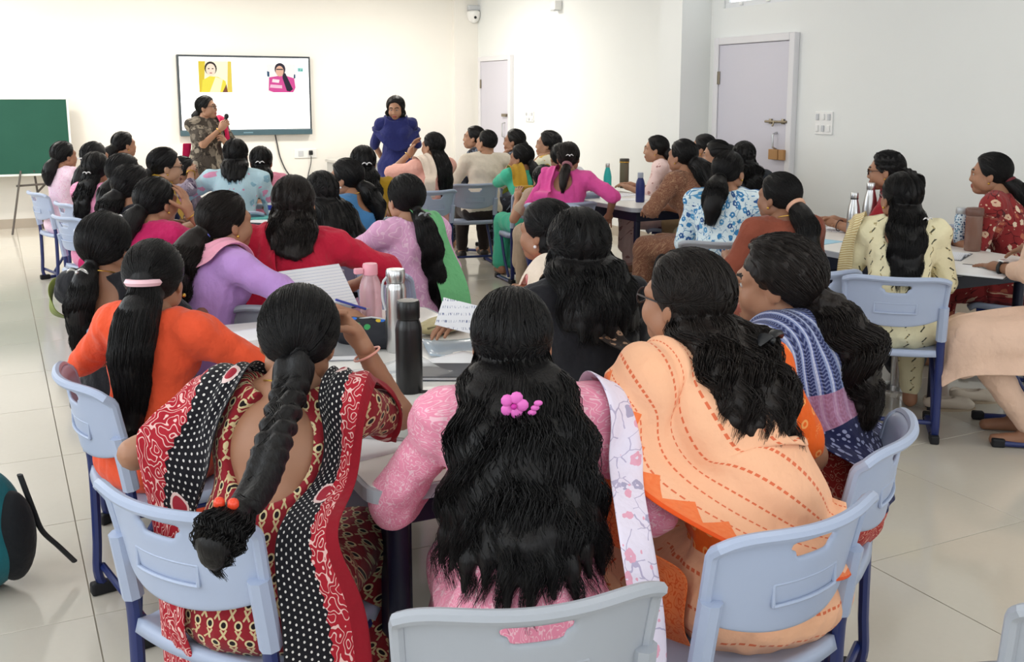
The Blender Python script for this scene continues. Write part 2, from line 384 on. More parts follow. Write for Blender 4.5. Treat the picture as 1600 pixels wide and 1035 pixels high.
flat('picture_background', [(-.585, .6), (-.53, .6), (-.50, .985), (-.585, .985)], '#e2c93c', .0012, p1); flat('picture_background', [(-.24, .6), (-.18, .6), (-.18, .985), (-.22, .985)], '#ead35a', .0012, p1)
flat('portrait_sari', [(-.56, .6), (-.23, .6), (-.26, .74), (-.35, .79), (-.45, .80), (-.54, .75)], '#f0e24a', .0018, p1); flat('portrait_fold', [(-.46, .6), (-.33, .6), (-.29, .76), (-.38, .79)], '#fdf6c8', .0024, p1)
flat('portrait_sleeve', [(-.30, .6), (-.235, .6), (-.25, .70)], '#7a4a3a', .003, p1)
flat('portrait_hair', oval(-.435, .895, .075, .085), '#332c2c', .003, p1); flat('portrait_face', oval(-.435, .88, .06, .075), '#f3e3d0', .0036, p1); flat('portrait_mouth', oval(-.435, .838, .018, .006), '#b9695f', .0042, p1)
for s in (-1, 1): flat('portrait_eye', oval(-.435 + s * .024, .892, .012, .006), '#2a2222', .0042, p1)
p2 = flat('portrait_picture', [(.27, .60), (.64, .60), (.64, .96), (.27, .96)], '#fdf9f8', .0006); p2['label'] = 'portrait of a woman in a pink dress with a long plait'
flat('portrait_dress', [(.285, .625), (.35, .6), (.60, .6), (.635, .66), (.62, .78), (.52, .81), (.42, .81), (.295, .79)], '#d84f9a', .0018, p2)
flat('portrait_print', [(.30, .66), (.46, .65), (.46, .69), (.31, .70)], '#f5c7de', .0024, p2); flat('portrait_print', [(.33, .73), (.42, .72), (.43, .76), (.34, .77)], '#fbe6ef', .0024, p2)
flat('chair_edge', [(.27, .80), (.30, .80), (.30, .86), (.27, .87)], '#2b4f6f', .0024, p2); flat('chair_edge', [(.615, .78), (.64, .78), (.64, .83), (.62, .83)], '#2b4f6f', .0024, p2)
flat('portrait_hair', oval(.44, .895, .07, .08), '#2c2838', .003, p2); flat('portrait_plait', [(.47, .86), (.51, .84), (.60, .64), (.56, .61), (.52, .62), (.47, .78)], '#241f33', .003, p2)
flat('portrait_face', oval(.435, .87, .052, .068), '#e8b7a0', .0036, p2); flat('portrait_glasses', [(.392, .885), (.478, .885), (.478, .90), (.392, .90)], '#4a3c40', .0042, p2)
flat('slide_logo', [(.67, .865), (.745, .865), (.745, .915), (.67, .915)], '#9fd8d2', .0006); flat('slide_logo_bar', [(.685, .875), (.70, .875), (.70, .905), (.685, .905)], '#5fb3ad', .0012); flat('slide_logo_bar', [(.71, .875), (.735, .875), (.735, .893), (.71, .893)], '#5fb3ad', .0012)
flat('display_mark', [(-.06, .082), (.06, .082), (.06, .097), (-.06, .097)], '#7fa0ab', .0125)

def cord(nm, label, pts, r, m):
    o = MB().tube(crv(pts, 24), r, 6).build(nm, m, None, True); return tag(o, label, 'cable')
M_cord = plain('dark_cord', '#4a4a4c', .6, .3)
cord('power_cable', 'dark cable hanging down from the wall display', [(3.30, YB - .02, 1.06), (3.32, YB - .015, .95), (3.36, YB - .015, .75), (3.45, YB - .015, .55), (3.60, YB - .015, .42), (3.95, YB - .015, .38)], .009, M_cord)
sk = tag(empty('wall_socket', (3.72, YB, .80)), 'white wall socket with a black plug below the display', 'socket')
MB().box((-.17, -.014, -.06), (.13, 0, .06), .004).build('plate', M_white, sk); MB().box((.02, -.05, -.02), (.07, -.014, .04), .008).build('plug', M_black, sk); MB().box((-.12, -.02, -.035), (-.05, -.014, .035), .002).build('rocker', M_grey, sk)
cord('plug_cable', 'thin dark cable from the wall socket plug', [(3.765, YB - .04, .76), (3.76, YB - .03, .66), (3.72, YB - .02, .5), (3.68, YB - .02, .3)], .006, M_cord)

# chalkboard on easel
cb = tag(empty('chalkboard', (.1, 13.2, 0)), 'green chalkboard on a thin metal easel by the left of the screen', 'chalkboard')
M_green = NT('green_board'); nn = M_green.noise(M_green.obj(), 3, 4)[0]; M_green = M_green.fin(M_green.mix(nn, lin('#1c4a3c'), lin('#255546')), .7, .25)
tilt = Matrix.Translation((0, 0, .66)) @ Matrix.Rotation(math.radians(-8), 4, 'X')
MB().box((-1.1, -.01, 0), (.70, .01, .86), M=tilt).build('board', M_green, cb)
f = MB()
for lo, hi in [((-1.12, -.018, -.025), (.725, .018, .0)), ((-1.12, -.018, .86), (.725, .018, .885)), ((.70, -.018, 0), (.725, .018, .86)), ((-1.12, -.018, 0), (-1.1, .018, .86))]: f.box(lo, hi, .003, M=tilt)
f.build('frame', plain('aluminium_trim', '#d9dbd6', .4, .5), cb)
M_ez = plain('dark_easel_metal', '#4b4540', .5, .5)
for nm, pts in [('leg', [(.16, -.04, .70), (.02, -.32, 0)]), ('leg', [(.30, .0, .70), (.36, .12, 0)]), ('leg', [(-.9, -.04, .70), (-1.0, -.32, 0)]), ('cross_bar', [(.10, -.06, .53), (.62, -.04, .55)]), ('brace', [(.30, .02, .42), (.42, -.02, .55)])]: MB().tube(pts, .012, 8).build(nm, M_ez, cb, True)
# ================================================================== signed-distance modelling for figures
def rotx(a): c, s = math.cos(a), math.sin(a); return np.array([[1, 0, 0], [0, c, -s], [0, s, c]])
def roty(a): c, s = math.cos(a), math.sin(a); return np.array([[c, 0, s], [0, 1, 0], [-s, 0, c]])
def rotz(a): c, s = math.cos(a), math.sin(a); return np.array([[c, -s, 0], [s, c, 0], [0, 0, 1]])
A3 = lambda *a: np.array(a, float)
def nrm(v): return v / (np.linalg.norm(v) + 1e-9)
class Field:
    def __init__(s, k=.03): s.p = []; s.cuts = []; s.k = k; s.wr = 0; s.fn = None
    def ell(s, c, r, R=None, k=None):
        c = np.asarray(c, float); r = np.asarray(r, float); m = r.max()
        s.p.append((0, c, r, R, c - m, c + m, k or s.k)); return s
    def cone(s, a, b, ra, rb, k=None):
        a = np.asarray(a, float); b = np.asarray(b, float); m = max(ra, rb)
        s.p.append((1, a, b, (ra, rb), np.minimum(a, b) - m, np.maximum(a, b) + m, k or s.k)); return s
    def cut(s, c, r, R=None, k=.008): s.cuts.append((np.asarray(c, float), np.asarray(r, float), R, k)); return s
    @staticmethod
    def d(q, P):
        if q[0] == 0:
            x = P - q[1]
            if q[3] is not None: x = x @ q[3]
            x = x / q[2]; k0 = np.sqrt((x * x).sum(-1)); y = x / q[2]; k1 = np.sqrt((y * y).sum(-1)) + 1e-9
            return k0 * (k0 - 1) / k1
        a, b = q[1], q[2]; ab = b - a; t = np.clip(((P - a) @ ab) / (ab @ ab + 1e-9), 0, 1)
        x = P - a - t[..., None] * ab
        return np.sqrt((x * x).sum(-1)) - (q[3][0] + (q[3][1] - q[3][0]) * t)
    @staticmethod
    def smin(a, b, k):
        h = np.clip(.5 + .5 * (b - a) / k, 0, 1); return b * (1 - h) + a * h - k * h * (1 - h)
    def eval(s, P):
        D = np.full(P.shape[:-1], 1.0)
        for q in s.p: D = s.smin(D, s.d(q, P), q[6])
        return D
    def grad(s, P, e=.004):
        g = np.stack([s.eval(P + A3(*[e if i == j else 0 for j in range(3)])) - s.eval(P - A3(*[e if i == j else 0 for j in range(3)])) for i in range(3)], -1)
        return g / (np.linalg.norm(g, axis=-1, keepdims=True) + 1e-9)
    def push(s, P, off, it=4):
        P = np.array(P, float)
        for _ in range(it):
            d = s.eval(P); m = np.maximum(0, off - d)
            if m.max() < 1e-4: break
            P = P + s.grad(P) * m[..., None]
        return P
    def mesh(s, h, zmin=None):
        lo = np.min([q[4] for q in s.p], 0) - 3 * h; hi = np.max([q[5] for q in s.p], 0) + 3 * h
        if zmin is not None: lo[2] = max(lo[2], zmin)
        n = np.ceil((hi - lo) / h).astype(int) + 1
        ax = [lo[i] + h * np.arange(n[i]) for i in range(3)]
        D = np.full(n, .08, np.float64)
        def blk(l, u):
            i0 = np.clip(np.floor((l - lo) / h).astype(int), 0, n); i1 = np.clip(np.ceil((u - lo) / h).astype(int) + 1, 0, n)
            return tuple(slice(a, b) for a, b in zip(i0, i1))
        def pts(sl): return np.stack(np.meshgrid(ax[0][sl[0]], ax[1][sl[1]], ax[2][sl[2]], indexing='ij'), -1)
        for q in s.p:
            pad = q[6] + 2.5 * h; sl = blk(q[4] - pad, q[5] + pad); P = pts(sl)
            if P.size == 0: continue
            D[sl] = s.smin(D[sl], s.d(q, P), q[6])
        if s.wr or s.fn:
            P = pts((slice(None),) * 3); msk = np.abs(D) < 3 * h; Q = P[msk]
            if s.wr:
                r = np.random.default_rng(s.seed if hasattr(s, 'seed') else 1); a = np.zeros(len(Q))
                for i in range(5):
                    k = r.normal(size=3) * A3(1, 1, .45); k = k / np.linalg.norm(k) * (2 * PI / (.05 + .03 * i)); a += np.sin(Q @ k + r.uniform(0, 6) + 1.5 * np.sin(Q @ k[::-1] * .37)) / 3
                D[msk] += s.wr * a
            if s.fn: D[msk] = s.fn(D[msk], Q)
        for (c, r, R, k) in s.cuts:
            m = r.max() + .03; sl = blk(c - m, c + m); P = pts(sl)
            if P.size == 0: continue
            D[sl] = -s.smin(-D[sl], s.d((0, c, r, R), P), k)
        D[0], D[-1], D[:, 0], D[:, -1], D[:, :, -1] = .05, .05, .05, .05, .05
        D[:, :, 0] = .05
        return surfnets(D, lo, h)
_CO = np.array([[i, j, k] for i in (0, 1) for j in (0, 1) for k in (0, 1)])
_ED = [(a, b) for a in range(8) for b in range(a + 1, 8) if np.abs(_CO[a] - _CO[b]).sum() == 1]
def surfnets(D, o, h):
    S = D < 0; n = np.array(D.shape) - 1
    cnt = sum(S[c[0]:c[0] + n[0], c[1]:c[1] + n[1], c[2]:c[2] + n[2]].astype(np.int8) for c in _CO)
    I = np.argwhere((cnt > 0) & (cnt < 8))
    if len(I) == 0: return np.zeros((0, 3)), np.zeros((0, 4), int)
    idx = np.full(n, -1, np.int64); idx[I[:, 0], I[:, 1], I[:, 2]] = np.arange(len(I))
    vals = [D[I[:, 0] + c[0], I[:, 1] + c[1], I[:, 2] + c[2]] for c in _CO]
    pos = np.zeros((len(I), 3)); ct = np.zeros(len(I))
    for a, b in _ED:
        da, db = vals[a], vals[b]; x = (da < 0) != (db < 0); t = np.where(x, da / np.where(x, da - db, 1), 0)
        pos += np.where(x[:, None], _CO[a] + t[:, None] * (_CO[b] - _CO[a]), 0); ct += x
    V = o + h * (I + pos / ct[:, None]); Q = []
    for axx in range(3):
        u, v = (axx + 1) % 3, (axx + 2) % 3
        s0 = [slice(None)] * 3; s1 = [slice(None)] * 3; s0[axx] = slice(0, -1); s1[axx] = slice(1, None)
        a, b = S[tuple(s0)], S[tuple(s1)]
        E = np.argwhere(a != b); E = E[(E[:, u] > 0) & (E[:, v] > 0) & (E[:, u] < n[u]) & (E[:, v] < n[v])]
        if len(E) == 0: continue
        fl = a[E[:, 0], E[:, 1], E[:, 2]]
        def id_(du, dv):
            e = E.copy(); e[:, u] += du; e[:, v] += dv; return idx[e[:, 0], e[:, 1], e[:, 2]]
        q = np.stack([id_(-1, -1), id_(0, -1), id_(0, 0), id_(-1, 0)], 1); q[~fl] = q[~fl][:, ::-1]
        Q.append(q)
    return V, np.concatenate(Q)

# ---------------------------------------------------------------- shared head (face towards +Y) and hands
def make_head(male=False):
    f = Field(.022)
    f.ell((0, -.012, .020), (.073, .092, .083)); f.ell((0, .030, -.030), (.060, .062, .085)); f.ell((0, .058, -.090), (.030, .030, .026))
    for s in (-1, 1):
        f.ell((s * .038, .058, -.040), (.026, .026, .030)); f.cone((s * .012, .084, .014), (s * .045, .070, .012), .011, .011)
        f.ell((s * .052, .010, -.065), (.022, .035, .030))
    f.cone((0, .086, .004), (0, .098, -.036), .008, .0105, .012); f.ell((.010, .091, -.040), (.008, .009, .007), None, .008); f.ell((-.010, .091, -.040), (.008, .009, .007), None, .008)
    f.ell((0, .086, -.066), (.023, .012, .0075), None, .006); f.ell((0, .085, -.076), (.020, .012, .007), None, .006)
    for s in (-1, 1):
        f.ell((s * .076, -.006, -.018), (.009, .020, .030), rotz(s * .35), .01)
    f.cone((0, -.022, -.05), (0, -.040, -.165), .052 if male else .046, .054 if male else .048)
    for s in (-1, 1): f.cut((s * .030, .098, -.004), (.017, .018, .010), None, .012)
    V, Q = f.mesh(.0052)
    c = V[Q].mean(1); mi = np.zeros(len(Q), int)
    lip = (np.abs(c[:, 0]) < .023) & (np.abs(c[:, 2] + .0705) < .0125) & (c[:, 1] > .084); mi[lip] = 3
    br = (np.abs(c[:, 2] - .019 - .004 * np.cos((np.abs(c[:, 0]) - .03) * 80)) < .0045) & (np.abs(np.abs(c[:, 0]) - .031) < .019) & (c[:, 1] > .05); mi[br] = 4
    Vs, Qs, Ms, off = [V], [Q], [mi], len(V)
    def ball(cx, cy, cz, r, m, sq=(1, 1, 1)):
        nonlocal off
        U, W = np.meshgrid(np.linspace(0, 2 * PI, 13)[:-1], np.linspace(.05, PI - .05, 7)); v = np.stack([np.cos(U) * np.sin(W) * sq[0], np.sin(U) * np.sin(W) * sq[1], np.cos(W) * sq[2]], -1).reshape(-1, 3) * r + A3(cx, cy, cz)
        q = np.array([[i * 12 + j, i * 12 + (j + 1) % 12, (i + 1) * 12 + (j + 1) % 12, (i + 1) * 12 + j] for i in range(6) for j in range(12)])
        Vs.append(v); Qs.append(q + off); Ms.append(np.full(len(q), m)); off += len(v)
    for s in (-1, 1): ball(s * .030, .0745, -.004, .0122, 1, (1.15, 1, .75)); ball(s * .030, .0812, -.004, .0068, 2, (1, 1, .9))
    return np.concatenate(Vs), np.concatenate(Qs), np.concatenate(Ms)
HEADS = {False: make_head(), True: make_head(True)}
def make_hand(curl, spread=.05, thumb=(.75, -.35, .6), tc=.25):
    """wrist at origin, fingers along +Z, palm faces -Y, thumb on +X."""
    f = Field(.006)
    f.ell((.0, 0, .048), (.037, .013, .050), None, .012); f.cone((0, 0, -.02), (0, 0, .03), .024, .028, .02)
    for i, (x, z, L) in enumerate([(.028, .086, 1.0), (.0095, .092, 1.1), (-.0095, .089, 1.02), (-.027, .080, .82)]):
        p = A3(x, 0, z); a = 0; R = 0.0088
        for j, l in enumerate((.036, .024, .019)):
            a += curl * (.75, 1.0, .7)[j]; d = A3(math.sin(spread * (1.5 - i)), -math.sin(a), math.cos(a)); q = p + nrm(d) * l * L
            f.cone(p, q, R, R - .0008, .004); p = q; R -= .0008
    p = A3(.026, -.004, .022); d = nrm(A3(*thumb)); f.ell((.022, -.008, .03), (.016, .014, .028), None, .01)
    for j, l in enumerate((.036, .030, .024)):
        q = p + d * l; f.cone(p, q, .0115 - .001 * j, .0105 - .001 * j, .005); p = q; d = nrm(d + tc * A3(-.6, -.5, .4))
    return f.mesh(.0042)
HANDS = {'flat': make_hand(.12), 'relax': make_hand(.42), 'grip': make_hand(1.05, .02, (.5, -.75, .5), .5), 'fist': make_hand(1.45, .0, (.35, -.8, .45), .8)}

def tubes(paths, radii, seg=3):
    """paths (m,n,3), radii (m,n) -> merged thin strands."""
    m, n, _ = paths.shape; T = np.gradient(paths, axis=1); T /= np.linalg.norm(T, axis=2, keepdims=True) + 1e-9
    a = np.cross(T, A3(.31, .57, .76)); a /= np.linalg.norm(a, axis=2, keepdims=True) + 1e-9; b = np.cross(T, a)
    ang = 2 * PI * np.arange(seg) / seg
    V = paths[:, :, None, :] + radii[:, :, None, None] * (a[:, :, None, :] * np.cos(ang)[None, None, :, None] + b[:, :, None, :] * np.sin(ang)[None, None, :, None])
    i = np.arange(m)[:, None, None] * (n * seg) + np.arange(n - 1)[None, :, None] * seg; k = np.arange(seg)[None, None, :]; k2 = (k + 1) % seg
    Q = np.stack([i + k, i + k2, i + seg + k2, i + seg + k], -1).reshape(-1, 4)
    return V.reshape(-1, 3), Q
def ik(S, T, l1, l2, pole):
    v = T - S; L = np.linalg.norm(v); Lm = min(L, (l1 + l2) * .995); u = v / L; T = S + u * Lm
    a = math.acos(np.clip((l1 * l1 + Lm * Lm - l2 * l2) / (2 * l1 * Lm), -1, 1)); p = nrm(pole - u * (pole @ u))
    return S + u * l1 * math.cos(a) + p * l1 * math.sin(a), T

_ST = np.vstack([np.eye(3), -np.eye(3), np.zeros((1, 3))]) * .004
HC, HR = A3(0, -.013, .024), A3(.087, .106, .096)     # hair cap ellipsoid in head space
def hairline(z, cover=0.0): return np.where(z > 0, .034 + .42 * z, .034 + 1.25 * z) + cover

def person(label, px, py, d, face, head=(None, 8, 0), lean=14, side=0, L=(-.14, .36, .76), R=(.14, .36, .76), hair=None, top=None, skin=0, lod=1,
           standing=False, male=False, hands=('relax', 'relax'), poleL=None, poleR=None, group=None, drapes=(), extra=None, bulk=1.0, smul=1.0, palm=(None, None), feety=0.0):
    r0 = ray(px, py); tgt = _C + r0 * d
    az = math.degrees(math.atan2(r0[0], r0[1])); hd = az + face
    la = math.radians(lean); sd = math.radians(side)
    hy = math.radians((head[0] if head[0] is not None else face) - face); hp, hr = math.radians(head[1] - 9), math.radians(head[2])
    Rh = rotz(-hy) @ rotx(-hp) @ roty(hr)
    def skel(s):
        if standing: P = A3(0, 0, .80 * s)
        else: P = A3(0, -.02, .42 + .085 * s)
        S1 = A3(math.sin(sd) * .6, math.sin(la * .75), math.cos(la * .75)); S2 = A3(math.sin(sd), math.sin(la * 1.25), math.cos(la * 1.25))
        M1 = P + .20 * s * nrm(S1); M2 = M1 + .15 * s * nrm(S2); NB = M1 + .285 * s * nrm(S2)
        H = NB + s * nrm(A3(math.sin(sd) * .8, math.sin(la * .9) + .10, 1)) * .128 + Rh @ A3(0, .012, 0)
        tp = H + Rh @ (HC * .9); tz = tp[2] + HR[2] * .97 * 1.0
        return P, M1, M2, NB, H, tz, nrm(S2)
    z0 = .0 if standing else .42
    s = 1.0
    for _ in range(8): s *= ((tgt[2] - z0) / (skel(s)[5] - z0))
    s = float(np.clip(s, .86, 1.10)) * smul
    P, M1, M2, NB, H, tz, SD = skel(s)
    dd = d * (CAMH - tz) / (CAMH - tgt[2]) if abs(tz - tgt[2]) > .004 else d
    if abs(dd / d - 1) > .25: dd = d
    tgt = _C + r0 * dd
    Rw = rotz(math.radians(-hd)); hx = (H + Rh @ HC * .9)
    loc = tgt[:2] - (Rw @ A3(hx[0], hx[1], 0))[:2]
    root = empty('person', (loc[0], loc[1], 0), math.radians(-hd), label, 'person', group)
    toL = lambda p: Rw.T @ (np.asarray(p, float) - A3(loc[0], loc[1], 0))
    h = (.0105, .014, .019)[lod]; B = bulk * s
    Rl = rotx(-la)
    sx = .158 * s * (1.12 if male else 1)
    shL = NB - SD * .045 * s + A3(-sx, .012, 0); shR = NB - SD * .045 * s + A3(sx, .012, 0)
    u1, u2 = .255 * s, .225 * s
    L = np.asarray(toL(L[1]) if isinstance(L[0], str) else L, float); R = np.asarray(toL(R[1]) if isinstance(R[0], str) else R, float)
    eL, wL = ik(shL, L, u1, u2, np.asarray(poleL if poleL is not None else (-.55, -.35, -.75), float)); eR, wR = ik(shR, R, u1, u2, np.asarray(poleR if poleR is not None else (.55, -.35, -.75), float))
    if standing:
        kn = [A3(sg * .085, .02, .44 * s) for sg in (-1, 1)]; ft = [A3(sg * .09, 0, .07) for sg in (-1, 1)]
    else:
        kn = [A3(sg * .10, .36 * s, .47) for sg in (-1, 1)]; ft = [A3(sg * .11, .36 * s + feety, .085) for sg in (-1, 1)]
    b = dict(P=P, M1=M1, M2=M2, NB=NB, H=H, Rh=Rh, shL=shL, shR=shR, eL=eL, eR=eR, wL=wL, wR=wR, s=s, kn=kn, ft=ft, SD=SD, toL=toL, root=root, h=h, lod=lod)
    def torso(f, g):
        f.ell(P + A3(0, -.005, .005), (.165 * B + g, .120 * B + g, .115 * s + g)); f.ell(M1 - SD * .05, (.132 * B + g, .100 * B + g, .15 * s + g), Rl)
        f.ell(M2 - SD * .01, (.140 * B + g, .098 * B + g, .15 * s + g), Rl)
        f.cone(shL, shR, .047 * s + g, .047 * s + g); f.cone(NB + A3(0, 0, .0), shL, .048 * s + g * .6, .046 * s + g); f.cone(NB, shR, .048 * s + g * .6, .046 * s + g)
        if not male:
            for sg in (-1, 1): f.ell(M2 + Rl @ A3(sg * .068, .075, -.005) * s, (.056 * B + g, .056 * B + g, .06 * s + g))
    # --- body (skin)
    f = Field(.035); torso(f, -.006); f.cone(NB - SD * .02, H + Rh @ A3(0, -.025, -.06), .05 * s, .046 * s)
    ak = .90 + .10 * bulk
    for (sh, el, wr) in ((shL, eL, wL), (shR, eR, wR)): f.cone(sh, el, .045 * s * ak, .036 * s * ak); f.cone(el, wr, .036 * s * ak, .024 * s, .02)
    hip = [P + A3(sg * .085, .01, -.01) for sg in (-1, 1)]
    for i in (0, 1):
        f.cone(hip[i], kn[i], .078 * B, .056 * s); f.cone(kn[i], ft[i], .050 * s, .034 * s); f.cone(ft[i] + A3(0, -.02, -.045), ft[i] + A3(0, .14, -.058), .036, .026)
    bv, bq = f.mesh(max(h, .0125), -.03); bm_ = np.zeros(len(bq), int)
    hv, hq, hm = HEADS[male]; hs = min(1.0, .55 + .45 * s)
    Vs, Qs, Ms = [bv, hv * hs @ Rh.T + H], [bq, hq + len(bv)], [bm_, hm]; off = len(bv) + len(hv)
    hds = []
    for i, (el, wr, hn) in enumerate(((eL, wL, hands[0]), (eR, wR, hands[1]))):
        v, q = HANDS[hn]; zz = nrm(wr - el); pl = palm[i]
        if isinstance(pl, dict): zz = nrm(np.asarray(pl['dir'], float)); pl = pl['n']
        pn = np.asarray(pl if pl is not None else (0, 0, -1), float)
        yy = -nrm(pn - zz * (pn @ zz)); xx = np.cross(yy, zz)
        M = np.stack([xx, yy, zz], 1); vv = v.copy()
        want = -1 if i == 0 else 1
        vv[:, 0] *= want * 1.0
        qq = q if want > 0 else q[:, ::-1]
        Vs.append((vv * .95 * s) @ M.T + wr); Qs.append(qq + off); Ms.append(np.zeros(len(q), int)); off += len(v); hds.append((M, want))
    b['hand'] = hds
    me = mesh_from('body', np.concatenate(Vs), [np.concatenate(Qs)], [skin_mat(skin), plain('eye_white', '#b5aca6', .3), plain('iris', '#1a100c', .2), plain('lips', '#9b5448' if skin < 2 else '#7a3f38', .5), plain('brow', '#140e0c', .8)], True, None, np.concatenate(Ms))
    link('body', me, root)
    # --- garment
    o = dict(m=cloth('grey_cloth', '#888888'), sleeve=.9, neck=(.075, .075, .05), skirt=True, bottom=None, wr=.0062, name='kurta', gap=.013); o.update(top or {})
    if o['bottom'] is None and not standing: o['bottom'] = o['m']
    g = o['gap']; gf = Field(.04); torso(gf, g)
    sl = o['sleeve']
    def arm(ff, gg, t0=0.0):
        for (sh, el, wr) in ((shL, eL, wL), (shR, eR, wR)):
            t = min(1, sl); ff.cone(sh, sh + (el - sh) * t, (.047 * ak) * s + gg, ((.047 - .009 * t) * ak + .006) * s + gg, .03)
            if sl > 1: ff.cone(el, el + (wr - el) * (sl - 1), .038 * s * ak + gg, .032 * s + gg, .025)
    arm(gf, g * .8)
    if o['skirt']:
        if standing:
            q = A3(0, 0, o.get('hem', .45) * s); gf.cone(P + A3(0, 0, 0), q, .15 * B + g, .20 * s); gf.cone(P + A3(.08, 0, 0), q + A3(.07, 0, 0), .12 * B, .15 * s); gf.cone(P + A3(-.08, 0, 0), q + A3(-.07, 0, 0), .12 * B, .15 * s)
        else:
            gf.ell(P + A3(0, .02, -.02), (.195 * B, .165 * B, .095 * s))
            for i in (0, 1): gf.cone(hip[i], kn[i] + A3(0, .01, .0), .088 * B + .012, .066 * s + .014)
            gf.cone(P + A3(0, .10, -.01), (kn[0] + kn[1]) / 2, .085, .06)
            hz = o.get('hem', .22)
            gf.cone(kn[0] + A3(0, .01, 0), kn[0] + A3(-.01, .03, -hz), .062 * s + .015, .07); gf.cone(kn[1] + A3(0, .01, 0), kn[1] + A3(.01, .03, -hz), .062 * s + .015, .07); gf.cone((kn[0] + kn[1]) / 2, (kn[0] + kn[1]) / 2 + A3(0, .03, -hz), .06, .07)
    nk = o['neck']; gf.cut(NB + A3(0, -.005, .035) + SD * .01, (nk[0], nk[1], nk[2]))
    for (c, r) in o.get('cuts', ()): gf.cut(NB + np.asarray(c) * s, np.asarray(r) * s, None, .012)
    gf.wr = o['wr'] * (1 if lod < 2 else .8); gf.seed = int(px + py)
    gv, gq = gf.mesh(h, .0)
    tz_ = np.clip((gv[:, 2] - P[2]) / (NB[2] - P[2]), 0, 1); cx = P[0] + (NB[0] - P[0]) * tz_; cy = P[1] + (NB[1] - P[1]) * tz_
    if standing or o.get('frontuv'): u = np.arctan2(gv[:, 0] - cx, gv[:, 1] - cy) * .17
    else: u = np.arctan2(gv[:, 0] - cx, -(gv[:, 1] - cy)) * .17
    low = (gv[:, 1] - cy > .12) | (gv[:, 2] < P[2] - .02)
    u = np.where(low, gv[:, 0], u); v_ = np.where(gv[:, 1] - cy > .12, gv[:, 2] + gv[:, 1], gv[:, 2])
    if sl > .3:
        for (sh, el, wr) in ((shL, eL, wL), (shR, eR, wR)):
            for (a_, b2_, l0, tmin) in ((sh, el, 0, .22), (el, wr, u1, 0)):
                ax_ = b2_ - a_; t_ = ((gv - a_) @ ax_) / (ax_ @ ax_); tc_ = np.clip(t_, 0, 1); r_ = gv - a_ - tc_[:, None] * ax_; dist = np.linalg.norm(r_, axis=1)
                on = (dist < .085 * s) & (t_ > tmin) & (t_ < 1.12) & (gv[:, 2] > P[2] + .06)
                n1_ = nrm(np.cross(ax_, A3(0, 1, .3))); n2_ = nrm(np.cross(ax_, n1_))
                ua = np.arctan2(r_ @ n1_, r_ @ n2_) * .05; u = np.where(on, ua, u); v_ = np.where(on, l0 + t_ * np.linalg.norm(ax_), v_)
    mats = [o['m']]; mi = None
    if o.get('zones'):
        ctr = gv[gq].mean(1); mi = np.zeros(len(gq), int)
        for (zm, fn) in o['zones']: mats.append(zm); mi[fn(ctr, b)] = len(mats) - 1
    link(o['name'], mesh_from(o['name'], gv, [gq], mats, True, np.stack([u, v_], 1), mi), root)
    b['gf'] = gf
    # --- trousers / salwar
    if o['bottom'] is not None:
        tf = Field(.03); hz = .0
        for i in (0, 1):
            tf.cone(kn[i], ft[i] + A3(0, 0, .02), .066 * s + .012, .052, .03)
            tf.cone(hip[i], kn[i], .080 * B + .012, .06 * s + .012)
        if not o['skirt']: tf.ell(P + A3(0, 0, -.02), (.175 * B, .14 * B, .10))
        tf.wr = .004; tf.seed = 3; tv_, tq = tf.mesh(max(h, .014), .0); link('trousers', mesh_from('trousers', tv_, [tq], [o['bottom']], True, tv_[:, [0, 2]]), root)
    if standing or o.get('shoes'):
        for i in (0, 1):
            sf = Field(.02).cone(ft[i] + A3(0, -.03, -.045), ft[i] + A3(0, .15, -.055), .042, .032); v, q = sf.mesh(.012, 0); link('shoe', mesh_from('shoe', v, [q], [plain('dark_shoe', '#2a2422', .5)], True), root)
    # --- drapes (dupattas, pallus, stoles)
    cf = gf; b['cf'] = cf
    for dr in drapes:
        q = dr(b)
        if q is None: continue
        A, Bp = crv(q['A'], q.get('nu', 40)), crv(q['B'], q.get('nu', 40)); nu, nv = q.get('nu', 40), q.get('nv', 14)
        t = np.linspace(0, 1, nv)[None, :, None]; G = A[:, None] * (1 - t) + Bp[:, None] * t
        if q.get('mid') is not None: G = G + (4 * t * (1 - t)) * np.asarray(q['mid'])
        oo = q.get('off', .012); wv = q.get('fold', .006); nf = q.get('nf', 3)
        U = np.linspace(0, 1, nu)[:, None]; Vv = np.linspace(0, 1, nv)[None, :]
        offm = oo + wv * (1 + np.sin(2 * PI * nf * Vv + 2.2 * np.sin(3 * U + 1) + q.get('ph', 0)))
        G = cf.push(G, offm, 5)
        for _ in range(q.get('relax', 4)):
            K = G.copy(); K[1:-1] = .5 * G[1:-1] + .25 * (G[2:] + G[:-2]); K[:, 1:-1] = .6 * K[:, 1:-1] + .2 * (K[:, 2:] + K[:, :-2]); G = K
        G = cf.push(G, offm, 3)
        free = q.get('free', 0)
        if free: G = G + free * np.sin(2 * PI * nf * Vv + 1.5 * np.sin(4 * U))[..., None] * A3(0, -1, 0)
        lu = np.concatenate([[0], np.cumsum(np.linalg.norm(np.diff(G[:, nv // 2], axis=0), axis=1))]); wd = np.linalg.norm(A - Bp, axis=1).mean() if q.get('wuv') is None else q['wuv']
        uv = np.stack([np.repeat(lu[:, None], nv, 1), np.repeat(Vv * wd, nu, 0)], -1).reshape(-1, 2)
        ii = (np.arange(nu - 1)[:, None] * nv + np.arange(nv - 1)[None, :]).ravel(); Q = np.stack([ii, ii + 1, ii + nv + 1, ii + nv], 1)
        ob = link(q.get('name', 'dupatta'), mesh_from('dupatta', G.reshape(-1, 3), [Q], [q['m']], True, uv), root)
        md = ob.modifiers.new('thickness', 'SOLIDIFY'); md.thickness = .004; md.offset = 0
